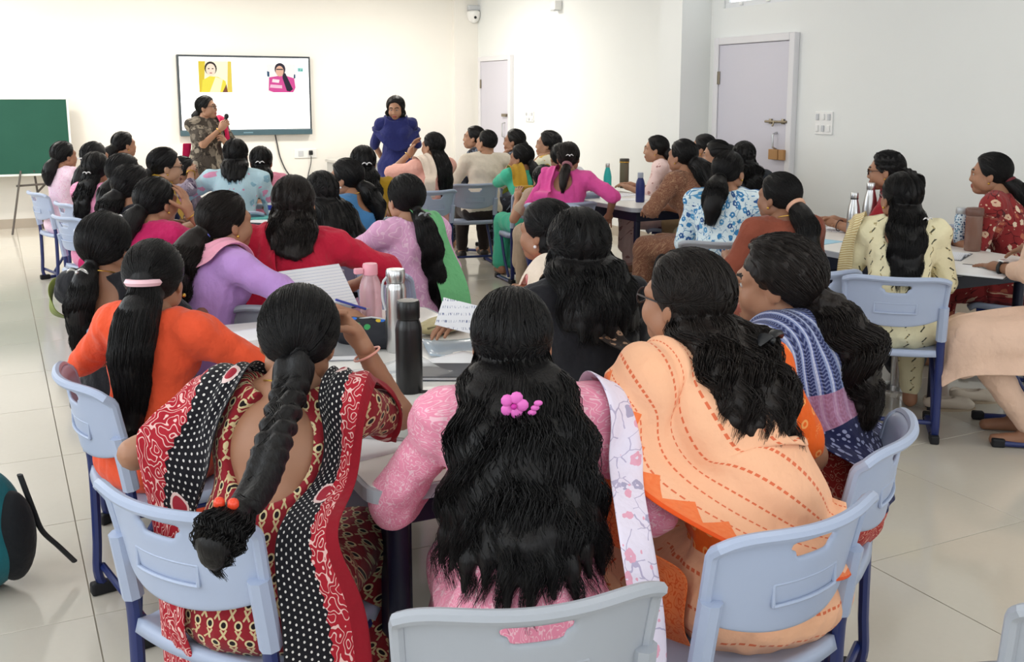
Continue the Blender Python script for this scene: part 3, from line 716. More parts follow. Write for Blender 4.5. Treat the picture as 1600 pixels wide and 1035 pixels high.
        if lod < 2: ob.modifiers.new('smooth', 'SUBSURF').render_levels = 1; ob.modifiers['smooth'].levels = 1
    # --- hair
    if hair is not False: build_hair(b, hair or {}, male)
    if extra: extra(b)
    return root, b

def build_hair(b, o, male=False):
    o = {**dict(kind='pony', g=(0, -.105, -.035), L=.32, r=.042, dx=0, dy=0, wave=.004, vol=1.0, cover=0.0, brown=0, n=6, spread=55, flare=0, frizz=1.0, gz=0, strands=1.0, taper=.35, curl=0, part=.0, hang=.68, sidepush=.25, back=.28), **o}
    H, Rh, s, lod, root, gf = b['H'], b['Rh'], b['s'], b['lod'], b['root'], b['gf']
    W = lambda p: H + Rh @ np.asarray(p, float)
    vol = o['vol']; hr = HR * A3(1 + (vol - 1), 1 + (vol - 1) * .8, 1 + (vol - 1) * .5); hc = HC + A3(0, -.004 * (vol - 1) * 10, 0)
    f = Field(.018); f.ell(W(hc), hr, Rh)
    cover = o['cover']
    def fn(D, Q):
        q = (Q - H) @ Rh
        hl = q[:, 1] - hairline(q[:, 2], cover); keep_low = -(q[:, 2] + .118)
        inner = np.where(np.linalg.norm((q - hc) / (hr * 1.12), axis=1) < 1, np.maximum(hl * .8, keep_low), -1)
        return np.maximum(D, inner)
    f2 = None; chains = []
    k = o['kind']
    def bpush(q, ro):                                  # locks slide off the shoulders towards the back
        for _ in range(3):
            ev = gf.eval(q + _ST); dd = ev[6]
            if dd >= ro - 1e-4: break
            gg = nrm(ev[:3] - ev[3:6]); q = q + nrm(A3(gg[0] * o['sidepush'], gg[1] - .8, gg[2] * .25)) * (ro - dd) * 1.15
        return q
    def fall(p, dirv, L, rads, dx=0, dy=0, n=10, hang=None):
        pts = [np.array(p, float)]; dv = nrm(np.asarray(dirv, float)); st = L / (n - 1); hg = o['hang'] if hang is None else hang
        for i in range(1, n):
            dv = nrm(dv * (1 - hg) + nrm(A3(dx, dy, -1)) * hg); q = pts[-1] + dv * st; ro = rads[min(i, len(rads) - 1)] * (.42 if k == 'loose' else .6)
            for _ in range(2): q = bpush(q, ro); q = pts[-1] + nrm(q - pts[-1] + A3(0, 0, -.004)) * st
            pts.append(bpush(q, ro))
        return np.array(pts)
    prof = np.array([.66, .92, 1, 1.0, .97, .91, .82, .70, .52, o['taper'] * .8])
    if k == 'pony':
        p = W(A3(*o['g']) * A3(1, .86, 1)); rd = o['r'] * prof; rd[:3] = o['r'] * A3(.55, .80, .95); chains.append((fall(p, Rh @ A3(o['dx'] * .3, -o['back'], -.75 + o['gz']), o['L'], rd, o['dx'], o['dy']), rd))
    elif k == 'braid':
        p = W(o['g']); rd = o['r'] * np.array([.9, 1, 1, .98, .95, .9, .85, .8, .75, .7]); c = crv([p, p + Rh @ A3(0, -.035, -.05)] + [b['toL'](q) for q in o['wpath']], 46); o['L'] = float(np.linalg.norm(np.diff(c, axis=0), axis=1).sum())
        tt = np.linspace(0, 1, 46); ph = tt * o['L'] / .088 * 2 * PI; T = nrm(c[-1] - c[0]); X = nrm(np.cross(T, A3(0, 1, 0))); Y = np.cross(X, T)
        rr = o['r'] * (1 - .3 * tt)
        for j in range(3):
            a = ph + j * 2 * PI / 3; c3 = c + X * (np.sin(a) * rr * .72)[:, None] + Y * (np.sin(2 * a) * rr * .46)[:, None]
            chains.append((c3, rr * .54))
        tl = crv([c[-1]] + [b['toL'](q) for q in o['wtuft']], 6); chains.append((tl, o['r'] * np.array([.5, .85, 1.05, 1.0, .75, .3])))
    elif k == 'loose':
        n = o['n']
        for i in range(n):
            th = math.radians((-1 + 2 * i / (n - 1)) * o['spread']) if n > 1 else 0
            th += math.radians(o.get('rot', 0))
            p = W(A3(math.sin(th) * .058 * vol, -math.cos(th) * .070, .012 + .012 * math.cos(th)))
            dv = Rh @ A3(math.sin(th) * .30, -math.cos(th) * .42, -1); rd = o['r'] * np.concatenate([[.5, .66, .82, .95], prof[4:]])
            Li = o['L'] * (1 - .10 * abs(math.sin(th)) + random.uniform(-.04, .04))
            chains.append((fall(p, dv, Li, rd, o['dx'] + o['flare'] * math.sin(th), o['dy']), rd))
    elif k == 'bun':
        p = W(o['g']); f.ell(p, A3(o['r'], o['r'] * .9, o['r']) * 1.0)
    if o.get('bob'):
        pass
    for c, rd in chains:
        rdc = np.interp(np.linspace(0, 1, len(c)), np.linspace(0, 1, len(rd)), rd)
        ks_ = .92 if k == 'braid' else (.74 if k == 'loose' else .84); kk = .006 if k == 'braid' else (.016 if k == 'loose' else .025)
        for i in range(len(c) - 1): f.cone(c[i], c[i + 1], rdc[i] * ks_, rdc[i + 1] * ks_, kk)
    hv = (.0065, .0105, .015)[lod]
    if o['curl']:
        cu = o['curl']
        def fn2(D, Q):
            D = fn(D, Q); return D + cu * (np.sin(Q[:, 0] * 210 + 3 * np.sin(Q[:, 2] * 60)) + np.sin(Q[:, 1] * 190 + 2) + np.sin(Q[:, 2] * 170 + 4 * np.sin(Q[:, 0] * 40))) / 2
        f.fn = fn2
    else: f.fn = fn
    V, Q = f.mesh(hv); Vs, Qs, off = [V], [Q], len(V)
    # strands
    ns, nt = ((900, 1300), (320, 420), (90, 150))[lod]; ns = int(ns * o['strands']); nt = int(nt * o['strands'] * o['frizz'])
    rs = (.0011, .0018, .0026)[lod]
    r = np.random.default_rng(int(abs(H[2]) * 1e5) % 9999 + int(o['L'] * 1000))
    if ns:
        U = r.normal(size=(ns * 4, 3)); U /= np.linalg.norm(U, axis=1, keepdims=True); X = hc + U * hr
        ok = (X[:, 1] < hairline(X[:, 2], cover) - .006) & (X[:, 2] > -.085); U = U[ok][:ns]; m = len(U)
        if chains and k != 'braid': starts = np.array([(c[0] - H) @ Rh for c, _ in chains])
        else: starts = np.array([o['g']])
        if len(starts) == 1: ti = np.zeros(m, int)
        else: ti = np.argmin(np.abs((U * hr)[:, 0][:, None] - starts[:, 0][None]) + r.uniform(0, .02, (m, len(starts))), 1)
        Tt = (starts[ti] - hc) / hr; Tt /= np.linalg.norm(Tt, axis=1, keepdims=True)
        n = 9; t = np.linspace(0, 1, n)[None, :, None]; dr = U[:, None] * (1 - t) + Tt[:, None] * t; dr /= np.linalg.norm(dr, axis=2, keepdims=True) + 1e-9
        rad = 1.004 + r.uniform(0, .016, (m, 1, 1)) + .012 * np.sin(t * PI) * r.uniform(0, 1, (m, 1, 1)) * o['frizz']
        P = hc + dr * hr * rad; P = P @ Rh.T + H
        v, q = tubes(P, np.broadcast_to(rs * np.sin(np.linspace(.35, PI - .35, n)), (m, n))); Vs.append(v); Qs.append(q + off); off += len(v)
    if nt and chains:
        per = max(8, nt // len(chains)) if k != 'braid' else 60
        for ci, (c, rd) in enumerate(chains):
            tuft = k == 'braid' and ci == 3
            if tuft: per = 520
            n = 14; L0 = np.linspace(0, 1, n); fr = r.uniform(.80, 1.10, per) if not tuft else r.uniform(.7, 1.22, per)
            ext = np.vstack([c, c[-1] + (c[-1] - c[-2]) * 1.2]); tx = np.linspace(0, 1.0 + 1.2 / (len(c) - 1), len(ext))
            rdx = np.append(np.interp(np.linspace(0, 1, len(c)), np.linspace(0, 1, len(rd)), rd), rd[-1] * .9)
            tt = L0[None] * fr[:, None]
            cc_ = np.stack([np.interp(tt, tx, ext[:, i]) for i in range(3)], -1); rr = np.interp(tt, tx, rdx)
            a = r.uniform(0, 2 * PI, (per, 1)); rho = r.uniform(.72 if k != 'braid' else (.5 if tuft else .93), 1.06 if k != 'braid' else (1.3 if tuft else 1.03), (per, 1)) * rr
            T = nrm(c[-1] - c[0]); X = nrm(np.cross(T, A3(.05, 1, .02))); Y = np.cross(X, T)
            ph1 = r.uniform(0, 6.3); wa_ = .008 if tuft else o['wave']; wv = wa_ * (np.sin(tt * o['L'] / .07 * 2 * PI * .5 + ph1 + r.normal(0, .55, (per, 1)))) * np.clip(tt * 2, 0, 1)
            wv2 = wa_ * (np.cos(tt * o['L'] / .07 * 2 * PI * .5 + ph1 + 1 + r.normal(0, .55, (per, 1)))) * np.clip(tt * 2, 0, 1)
            Pp = cc_ + X * (np.cos(a) * rho + wv)[..., None] + Y * (np.sin(a) * rho + wv2)[..., None]
            v, q = tubes(Pp, np.broadcast_to(rs * np.clip(1.25 - L0 ** 3, .25, 1), (per, n))); Vs.append(v); Qs.append(q + off); off += len(v)
    link('hair', mesh_from('hair', np.concatenate(Vs), [np.concatenate(Qs)], [hair_mat(o['brown'])], True), root)
    b['hf'] = f; b['chains'] = chains; b['hc'] = hc; b['hr'] = hr
    b['G'] = W(o['g'])

# ---- small worn parts
def ring(b, nm, c, axis, r, t, m, n=20, sq=1.0):
    axis = nrm(axis); a = nrm(np.cross(axis, A3(.2, .9, .1))); c2 = np.cross(axis, a)
    pts = [tuple(c + a * r * math.cos(2 * PI * i / n) + c2 * r * sq * math.sin(2 * PI * i / n)) for i in range(n)]
    return MB().tube(pts, t, 6, True).build(nm, m, b['root'], True)
def at_back(b, p, out=.012):                            # a point of the head, moved back until it lies on top of the hair
    q = b['H'] + b['Rh'] @ (np.asarray(p, float)); st = b['Rh'] @ A3(0, -.004, 0)
    for _ in range(30):
        if b['hf'].eval(q[None])[0] > out: break
        q = q + st
    return q
M_gold = plain('gold', '#c9a04a', .3, .5, Metallic=.9); M_pearl = plain('pearl_white', '#eceaec', .3, .6)
def clip(b, p, m=None, w=.05):
    c = at_back(b, p); R = b['Rh']; mb = MB()
    for sg in (-1, 1):
        mb.tube([tuple(c + R @ A3(sg * w * q, -.008, .16 * w * math.sin(6 * q))) for q in (.02, .15, .3, .45, .58)], [w * z for z in (.05, .16, .20, .15, .04)], 8, sy=.4)
    mb.sphere(tuple(c + R @ A3(0, -.010, 0)), w * .12, 8)
    mb.build('hair_clip', m or M_pearl, b['root'], True)
def scrunchie(b, m, r=.032, t=.011, at=.06):
    c, rd = b['chains'][0]; p = c[0] * (1 - at / .1 * .5) + c[1] * (at / .1 * .5); ring(b, 'hair_tie', p, c[1] - c[0], r, t, m)
def earrings(b, m=None):
    for sg in (-1, 1):
        p = b['H'] + b['Rh'] @ A3(sg * .083, -.002, -.052); MB().sphere(tuple(p), .0065, 8).build('earring', m or M_gold, b['root'], True)
def glasses(b):
    R = b['Rh']; H = b['H']; mb = MB()
    for sg in (-1, 1):
        mb.tube([tuple(H + R @ A3(sg * .031 + .024 * math.cos(a), .100 - .004 * abs(math.cos(a)), -.006 + .018 * math.sin(a))) for a in np.linspace(0, 2 * PI, 15)[:-1]], .0022, 6, True)
        mb.tube([tuple(H + R @ A3(sg * .055, .095, .0)), tuple(H + R @ A3(sg * .078, .05, .002)), tuple(H + R @ A3(sg * .082, -.01, -.004))], .0022, 6)
    mb.tube([tuple(H + R @ A3(-.008, .104, -.004)), tuple(H + R @ A3(.008, .104, -.004))], .0022, 6)
    mb.build('spectacles', plain('dark_spectacle_frame', '#2b2022', .3, .5), b['root'], True)
def necklace(b):
    NB = b['NB']; pts = [tuple(NB + A3(.052 * math.sin(a), -.005 + .062 * math.cos(a), .018 - .02 * math.cos(a))) for a in np.linspace(0, 2 * PI, 25)[:-1]]
    MB().tube(pts, .0022, 5, True).build('necklace', M_gold, b['root'], True)
def bangle(b, side, m=None, at=.10, r=.034, n=1):
    e, wq = (b['eL'], b['wL']) if side == 'L' else (b['eR'], b['wR'])
    for i in range(n): ring(b, 'bangle', wq + (e - wq) * (at + .05 * i), wq - e, r * b['s'], .0028, m or M_gold)
# ================================================================== furniture
M_blue = plain('pale_blue_plastic', '#a7b3cc', .42, .45); M_blue_greylit = plain('pale_blue_plastic_greylit', '#a4a9b2', .45, .45); M_navy = plain('navy_steel_tube', '#1c2a63', .35, .5); M_cap = plain('black_rubber', '#1d1e22', .6, .3)  # second chair tone: same blue plastic, greyed to paint in its lighting
def chair_mesh():
    nu, nv = 29, 15; V = []; keep = []
    for j in range(nv):
        v = j / (nv - 1)
        for i in range(nu):
            u = -1 + 2 * i / (nu - 1); zb = .538 + .040 * abs(u) ** 2.5; zt = .760 - .022 * abs(u) ** 6 + .008 * u * u
            z = zb + (zt - zb) * v; hw = .218 - .012 * (1 - v)
            y = -.238 + .062 * u * u - .035 * (v - .3) - (.018 * max(0, (v - .86) / .14) ** 2)
            V.append((hw * u, y, z))
    Q = []
    for j in range(nv - 1):
        for i in range(nu - 1):
            if j in (10, 11) and 10 <= i <= 17 and not (j == 10 and i in (10, 17)): continue
            a = j * nu + i; Q.append((a, a + 1, a + nu + 1, a + nu))
    me = mesh_from('backrest', V, [np.array(Q)], [M_blue], True)
    return me, V, nu, nv
def make_chair(mat):
    e = empty('school_chair', (0, 0, 0)); me, V, nu, nv = chair_mesh(); me.materials.clear(); me.materials.append(mat)
    o = link('backrest', me, e); md = o.modifiers.new('thick', 'SOLIDIFY'); md.thickness = .012; md.offset = 0; sb = o.modifiers.new('sub', 'SUBSURF'); sb.levels = 1; sb.render_levels = 1
    top = [V[(nv - 1) * nu + i] for i in range(nu)]; rim = [V[j * nu] for j in range(4, nv - 1)] + top + [V[j * nu + nu - 1] for j in range(nv - 2, 3, -1)]
    MB().tube([(x, y - .004, z) for x, y, z in rim], .013, 8).build('rim', mat, o, True)
    rr = []
    for k in range(28):
        a = 2 * PI * k / 28; cx = .088 * (1 if math.cos(a) > 0 else -1) * min(1, abs(math.cos(a)) * 1.6) ; cz = .022 * (1 if math.sin(a) > 0 else -1) * min(1, abs(math.sin(a)) * 1.6)
        u = cx / .21; v = .38; rr.append((cx, -.238 + .062 * u * u - .035 * (v - .3) - .007, .625 + cz))
    MB().tube(rr, .0045, 6, True).build('raised_panel', mat, o, True)
    for sg in (-1, 1): MB().tube([(sg * .205, -.19, .63), (sg * .205, -.175, .54), (sg * .205, -.165, .475)], .0235, 8).build('sleeve', mat, o, True)
    # seat
    n = 17; SV = []
    for j in range(n):
        for i in range(n):
            u = -1 + 2 * i / (n - 1); v = -1 + 2 * j / (n - 1); k = (1 - .13 * max(0, abs(u) + abs(v) - 1.25) ** 1.2)
            SV.append((u * .205 * k, .015 + v * .205 * k, .418 - .014 * (1 - u * u) * (1 - v * v) - .03 * max(0, (v - .6) / .4) ** 2 + .012 * max(0, (-v - .7) / .3)))
    SQ = [(j * n + i, j * n + i + 1, (j + 1) * n + i + 1, (j + 1) * n + i) for j in range(n - 1) for i in range(n - 1)]
    so = link('seat', mesh_from('seat', SV, [np.array(SQ)], [mat], True), e); md = so.modifiers.new('thick', 'SOLIDIFY'); md.thickness = .03; md.offset = -1
    for sg in (-1, 1):
        x = sg * .205
        MB().tube(crv([(x, -.185, .56), (x, -.165, .44), (x, -.165, .20), (x, -.17, .07), (x, -.14, .022), (x, -.05, .018), (x, .20, .018)], 26), .0145, 8, sy=1.25).build('side_frame', M_navy, e, True)
        MB().tube(crv([(x, -.165, .40), (x * .97, -.05, .385), (x * .93, .15, .378)], 10), .012, 8).build('seat_rail', M_navy, e, True)
        MB().tube(crv([(x * .95, .12, .378), (x, .02, .20), (x, -.08, .05)], 12), .012, 8).build('strut', M_navy, e, True)
        MB().box((x - .02, -.195, 0), (x + .02, -.115, .04), .008).build('foot_cap', M_cap, e); MB().box((x - .02, .16, 0), (x + .02, .215, .04), .008).build('foot_cap', M_cap, e)
    MB().tube([(-.205, -.155, .09), (.205, -.155, .09)], .011, 8).build('cross_bar', M_navy, e, True); MB().tube([(-.19, .10, .378), (.19, .10, .378)], .011, 8).build('cross_bar', M_navy, e, True)
    return e
_CH = {}; 
def chair(label, loc, hd, grey=False):  # grey: blue plastic with the greyer lighting put into its colour
    if grey not in _CH: c = make_chair(M_blue_greylit if grey else M_blue); _CH[grey] = c
    else: c = copy_tree(_CH[grey])
    c.location = (loc[0], loc[1], 0); c.rotation_euler = (0, 0, math.radians(-hd)); return tag(c, label, 'chair', 'plastic school chairs')

M_top = NT('white_laminate'); _n = M_top.noise(M_top.obj(), 5, 3)[0]; M_top = M_top.fin(M_top.mix(_n, lin('#e6e3de'), lin('#efedea')), .3, .45)
M_edge = plain('grey_edge_band', '#a9acb4', .45, .4); M_tleg = plain('dark_navy_panel', '#10162e', .45, .4)
TZ = .72
def table(label, x0, x1, y0, y1, rot=0, column=None, modesty=True):
    cx, cy = (x0 + x1) / 2, (y0 + y1) / 2; a, c = (x1 - x0) / 2, (y1 - y0) / 2
    e = empty('classroom_table', (cx, cy, 0), math.radians(rot), label, 'table', 'classroom tables')
    def rr(a, c, r=.06): return [(sx * (a - r) + r * math.cos(t), sy * (c - r) + r * math.sin(t)) for (sx, sy, t0) in ((1, 1, 0), (-1, 1, PI / 2), (-1, -1, PI), (1, -1, 1.5 * PI)) for t in np.linspace(t0, t0 + PI / 2, 6)]
    MB().poly(rr(a - .012, c - .012, .05), TZ - .02, TZ).build('tabletop', M_top, e); MB().poly(rr(a, c), TZ - .032, TZ - .0015).build('edge_band', M_edge, e)
    MB().box((-a + .06, -c + .06, TZ - .11), (a - .06, c - .06, TZ - .033), .004).build('under_tray', M_tleg, e)
    for sx in (-1, 1):
        for sy in (-1, 1):
            lg = MB().tube([(sx * (a - .09), sy * (c - .09), TZ - .08), (sx * (a - .09), sy * (c - .09), .02)], .026, 10).build('leg', M_tleg, e, True); MB().lathe([(.03, 0), (.03, .025)], 10, (sx * (a - .09), sy * (c - .09), 0)).build('foot', M_cap, lg)
    if modesty: MB().box((-a + .11, -c + .11, .25), (-a + .13, c - .11, TZ - .1)).build('modesty_panel', M_tleg, e)
    if column: MB().lathe([(.11, 0), (.11, .012), (.04, .02), (.04, TZ - .1)], 20, (column[0] - cx, column[1] - cy, 0)).build('steel_column', M_steel, e, True)
    return e
table('white table nearest the camera with the black bottle and papers', .66, 1.50, 1.98, 2.88)
table('white table holding the pink bottle and papers, far half of the nearest group', .66, 1.50, 2.89, 3.79)
table('table in front of the woman in red', .80, 1.48, 4.72, 5.62); table('table before the woman in spectacles at left', .80, 1.48, 5.63, 6.45)
table('table of the far left group below the display', 1.25, 2.1, 8.4, 9.4)
table('table with teal, olive and blue bottles', 4.25, 4.95, 6.45, 7.95, modesty=False)
table('right table with steel bottles and open notebooks on a steel column', 4.02, 4.78, 3.42, 4.85, 0, (4.25, 3.86))
# ================================================================== people
SEATED = []
def sit(key, who, label, *a, chair_hd=None, ch=True, grey=False, coff=(0, 0), chair_at=None, **kw):
    root, b = person(label, *a, **kw); SEATED.append((key, root, b))
    if ch:
        hd = -math.degrees(root.rotation_euler.z) if chair_hd is None else chair_hd
        f = A3(math.sin(math.radians(hd)), math.cos(math.radians(hd)), 0); rgt = A3(f[1], -f[0], 0)
        p = A3(root.location.x, root.location.y, 0) + f * (.0 + coff[1]) + rgt * coff[0]
        if chair_at: p = A3(*chair_at, 0)
        chair('%s plastic chair under %s' % ('grey' if grey else 'pale blue', who), p, hd, grey)
    print('PERSON', key, 'loc %.2f %.2f' % tuple(root.location[:2]), 's=%.3f' % b['s'], 'head %.1f deg' % -math.degrees(root.rotation_euler.z))
    return root, b
# ---- fabrics
def dupatta_batik(t, uv):
    u, v, _ = t.sep(uv); fx, fy, m = dotmask(t, uv, .0155, .0155, .0029)
    col = t.mix(m, lin('#17161c'), lin('#d8d4d0'))
    d = t.V('ADD', uv, t.V('SCALE', t.noise(uv, 14, 2)[1])); d.node.inputs[1].links[0].from_node.inputs['Scale'].default_value = .02
    vo = t.vor(d, 9.5, .9); pm = t.M('MULTIPLY', t.lt(vo[0], .30), t.gt(t.sep(vo[1])[0], .62)); ringm = t.M('MULTIPLY', t.M('MULTIPLY', t.lt(vo[0], .33), t.gt(vo[0], .26)), t.gt(t.sep(vo[1])[0], .62))
    col = t.mix(pm, col, lin('#a32a3a')); col = t.mix(ringm, col, lin('#e6c9c6'))
    return col, d, u, v
def f_dupE6(edge, w, end=None):
    def fn(t, uv):
        col, d, u, v = dupatta_batik(t, uv)
        red = t.mix(scroll(t, uv, 26, 8, .11), lin('#a8202f'), lin('#e8bdb8'))
        q = t.gt(v, edge); wig = t.M('ADD', v, t.M('MULTIPLY', t.M('PINGPONG', u, .016), .6))
        q = t.gt(wig, edge); col = t.mix(q, col, red)
        col = t.mix(t.gt(v, w - .045), col, lin('#8f1726'))
        if end: col = t.mix(t.gt(t.M('ADD', u, t.M('MULTIPLY', t.M('PINGPONG', v, .016), .6)), end), col, red)
        return col
    return fn
def f_kurtaE6(t, uv):
    fx, fy, m = dotmask(t, uv, .036, .040, .0100); ln = t.V('LENGTH', t.comb(fx, fy))
    col = t.mix(m, lin('#8c1f2a'), lin('#d9c79a')); col = t.mix(t.lt(ln, .006), col, lin('#20161a'))
    u, v, _ = t.sep(uv); uv2 = t.comb(t.M('ADD', u, .0), t.M('ADD', v, .020)); fx2, fy2, m2 = dotmask(t, uv2, .036, .040, .013)
    leaf = t.M('MULTIPLY', m2, t.lt(t.M('ABSOLUTE', t.M('SUBTRACT', t.M('ABSOLUTE', fx2), t.M('MULTIPLY', t.M('ABSOLUTE', fy2), .7))), .0028))
    return t.mix(leaf, col, lin('#cdb88c'))
def f_sari(t, uv):
    u, v, _ = t.sep(uv); fx = t.M('SUBTRACT', t.M('FRACT', t.M('DIVIDE', u, .0155)), .5); fy = t.M('SUBTRACT', t.M('FRACT', t.M('DIVIDE', v, .06)), .5)
    m = t.M('MULTIPLY', t.lt(t.M('ABSOLUTE', fy), .05), t.lt(t.M('ABSOLUTE', fx), .32))
    return t.mix(m, t.mix(t.noise(uv, 8, 2)[0], lin('#eeb08a'), lin('#f5c09c')), lin('#dd6f4a'))
def f_pallu(w):
    def fn(t, uv):
        c = f_sari(t, uv); u, v, _ = t.sep(uv)
        tri = t.M('SUBTRACT', w - .028, t.M('MULTIPLY', t.M('PINGPONG', u, .034), 1.6))
        c = t.mix(t.gt(v, tri), c, t.mix(t.noise(uv, 90, 2)[0], lin('#ea6a34'), lin('#f08a55')))
        return t.mix(t.gt(v, w - .014), c, lin('#e2541d'))
    return fn
def f_blouse(t, uv):
    fx, fy, m = dotmask(t, uv, .045, .045, .010); ln = t.V('LENGTH', t.comb(fx, fy))
    return t.mix(t.M('MULTIPLY', m, t.gt(ln, .005)), lin('#e8631f'), lin('#f3a35c'))
def f_ikat(t, uv):
    u, v, _ = t.sep(uv); n = t.noise(t.V('MULTIPLY', uv, (60, 240, 1)), 1.0, 1)[0]
    f = t.M('FRACT', t.M('ADD', t.M('DIVIDE', v, .036), t.M('MULTIPLY', n, .10)))
    col = t.mix(t.gt(f, .40), lin('#29325f'), lin('#7f8cb4')); col = t.mix(t.gt(f, .55), col, lin('#b7bcd2')); col = t.mix(t.gt(f, .72), col, lin('#4a558a')); col = t.mix(t.gt(f, .86), col, lin('#1e2345'))
    ch = t.lt(t.M('FRACT', t.M('ADD', t.M('DIVIDE', u, .011), t.M('MULTIPLY', t.M('PINGPONG', v, .009), 60))), .4)
    col = t.mix(t.M('MULTIPLY', ch, .45), col, lin('#8f97bd'))
    band = t.M('MULTIPLY', t.gt(u, .58), t.lt(u, .66)); col = t.mix(t.M('MULTIPLY', band, .75), col, t.mix(n, lin('#8a4260'), lin('#c58fa8')))
    e = t.vor(uv, 60, 1)[0]; return t.mix(t.gt(u, .66), col, t.mix(t.lt(e, .35), lin('#1b1f45'), lin('#8a8fb0')))
def f_cream(t, uv):
    u, v, _ = t.sep(uv); row = t.M('FLOOR', t.M('DIVIDE', u, .075))
    fx = t.M('MULTIPLY', t.M('SUBTRACT', t.M('FRACT', t.M('DIVIDE', u, .075)), .5), .075); vv = t.M('ADD', t.M('DIVIDE', v, .05), t.M('MULTIPLY', row, .37)); fy = t.M('MULTIPLY', t.M('SUBTRACT', t.M('FRACT', vv), .5), .05)
    s = t.M('MULTIPLY', t.M('SINE', t.M('MULTIPLY', fy, 125)), .008)
    ln = t.lt(t.M('ABSOLUTE', t.M('SUBTRACT', fx, s)), .0042); k = t.gt(t.M('SINE', t.M('MULTIPLY', t.M('ADD', fy, .012), 125)), .1)
    col = t.mix(t.M('MULTIPLY', ln, k), lin('#efe6c0'), lin('#4c4c3c'))
    return t.mix(t.M('MULTIPLY', ln, t.gt(t.noise(uv, 60, 1)[0], .56)), col, lin('#b9a97a'))
F = fabric
pinkprint = F('pink_scroll_print', lace('#ec92ae', '#f6c9d5', 52, .11)); bluefl = F('blue_floral', floral('#dfeef5', ['#3f86bd', '#5aa0cf', '#355f9a'], 25, .42, '#5c93bd', .05))
redfl = F('red_floral', floral('#8f2f30', ['#d8b59a', '#b86a52', '#e2cbb2'], 19, .36, '#4f171c', .05)); brownpr = F('brown_print', lace('#7d5442', '#a98468', 34, .10))
greyleaf = F('grey_leaf_print', floral('#4a433c', ['#7b7266', '#948a7b'], 13, .46, '#2a2622', .04)); darkpr = F('dark_print', floral('#22242e', ['#8d97a8', '#5c6577'], 22, .30))
wpink = F('white_pink_print', lace('#f3dfe6', '#e9a9c2', 18, .07)); lbfl = F('light_blue_floral', floral('#b9d6e2', ['#d993b4', '#8db7cc'], 14, .34)); purpfl = F('grey_purple_print', floral('#8f8291', ['#4b3a55', '#cbbfca'], 18, .36, '#5a4a62'))
yelfl = F('yellow_floral', floral('#efe9d2', ['#d9b24c', '#6f6f86', '#c77a8a'], 18, .34)); palepk = F('pale_pink_floral', floral('#f0d3cf', ['#b98b87', '#d8aaa3'], 12, .24)); creampr = F('cream_leaf_print', f_cream)

def seq(b, *pts): return [np.asarray(p, float) for p in pts]
def stole(m, side=1, w=.13, zend=.5, x0=.07, name='dupatta', front=True, nf=2.0, back=-.17, xend=None, **k):
    """a long scarf from the chest over one shoulder and down the back. side=+1 right."""
    def fn(b):
        NB, s = b['NB'], b['s']; sg = side; xe = x0 if xend is None else xend
        A = [NB + A3(sg * x0, .16, -.16), NB + A3(sg * x0, .06, .01), NB + A3(sg * x0, -.05, .03), NB + A3(sg * (x0 + xe) / 2, -.12, -.12), A3(sg * xe + b['P'][0], min(back, b['P'][1] - .16), (NB[2] + zend) / 2), A3(sg * xe + b['P'][0], back, zend)]
        B = [a + A3(sg * w, -.01, -.05 if i < 3 else 0) for i, a in enumerate(A)]
        return dict(A=A, B=B, m=m, name=name, nf=nf, nu=44, nv=12, **k)
    return fn
def collar(m, w=.10, drop=.12, name='dupatta'):
    """scarf worn round the neck, both ends in front, loop low on the upper back."""
    def fn(b):
        NB = b['NB']; A, B = [], []
        for a in np.linspace(-2.6, 2.6, 9):
            x, y = math.sin(a), -math.cos(a); z = -.05 * (1 + math.cos(a)) * .5
            A.append(NB + A3(.075 * x, .075 * y, .035 + z * .3)); B.append(NB + A3((.075 + w) * x, (.075 + w * .7) * y, -.02 + z - drop * (.5 + .5 * math.cos(a))))
        A = [NB + A3(-.05, .18, -.20)] + A + [NB + A3(.05, .18, -.20)]; B = [NB + A3(-.13, .17, -.24)] + B + [NB + A3(.13, .17, -.24)]
        return dict(A=A, B=B, m=m, name=name, nf=1.6, nu=46, nv=10)
    return fn
CHEEK_R = dict(R=(.085, .20, 1.0)); TABLE = {}
def cheek(b_side, up=0): return (b_side * .075, .17, 1.02 + up)

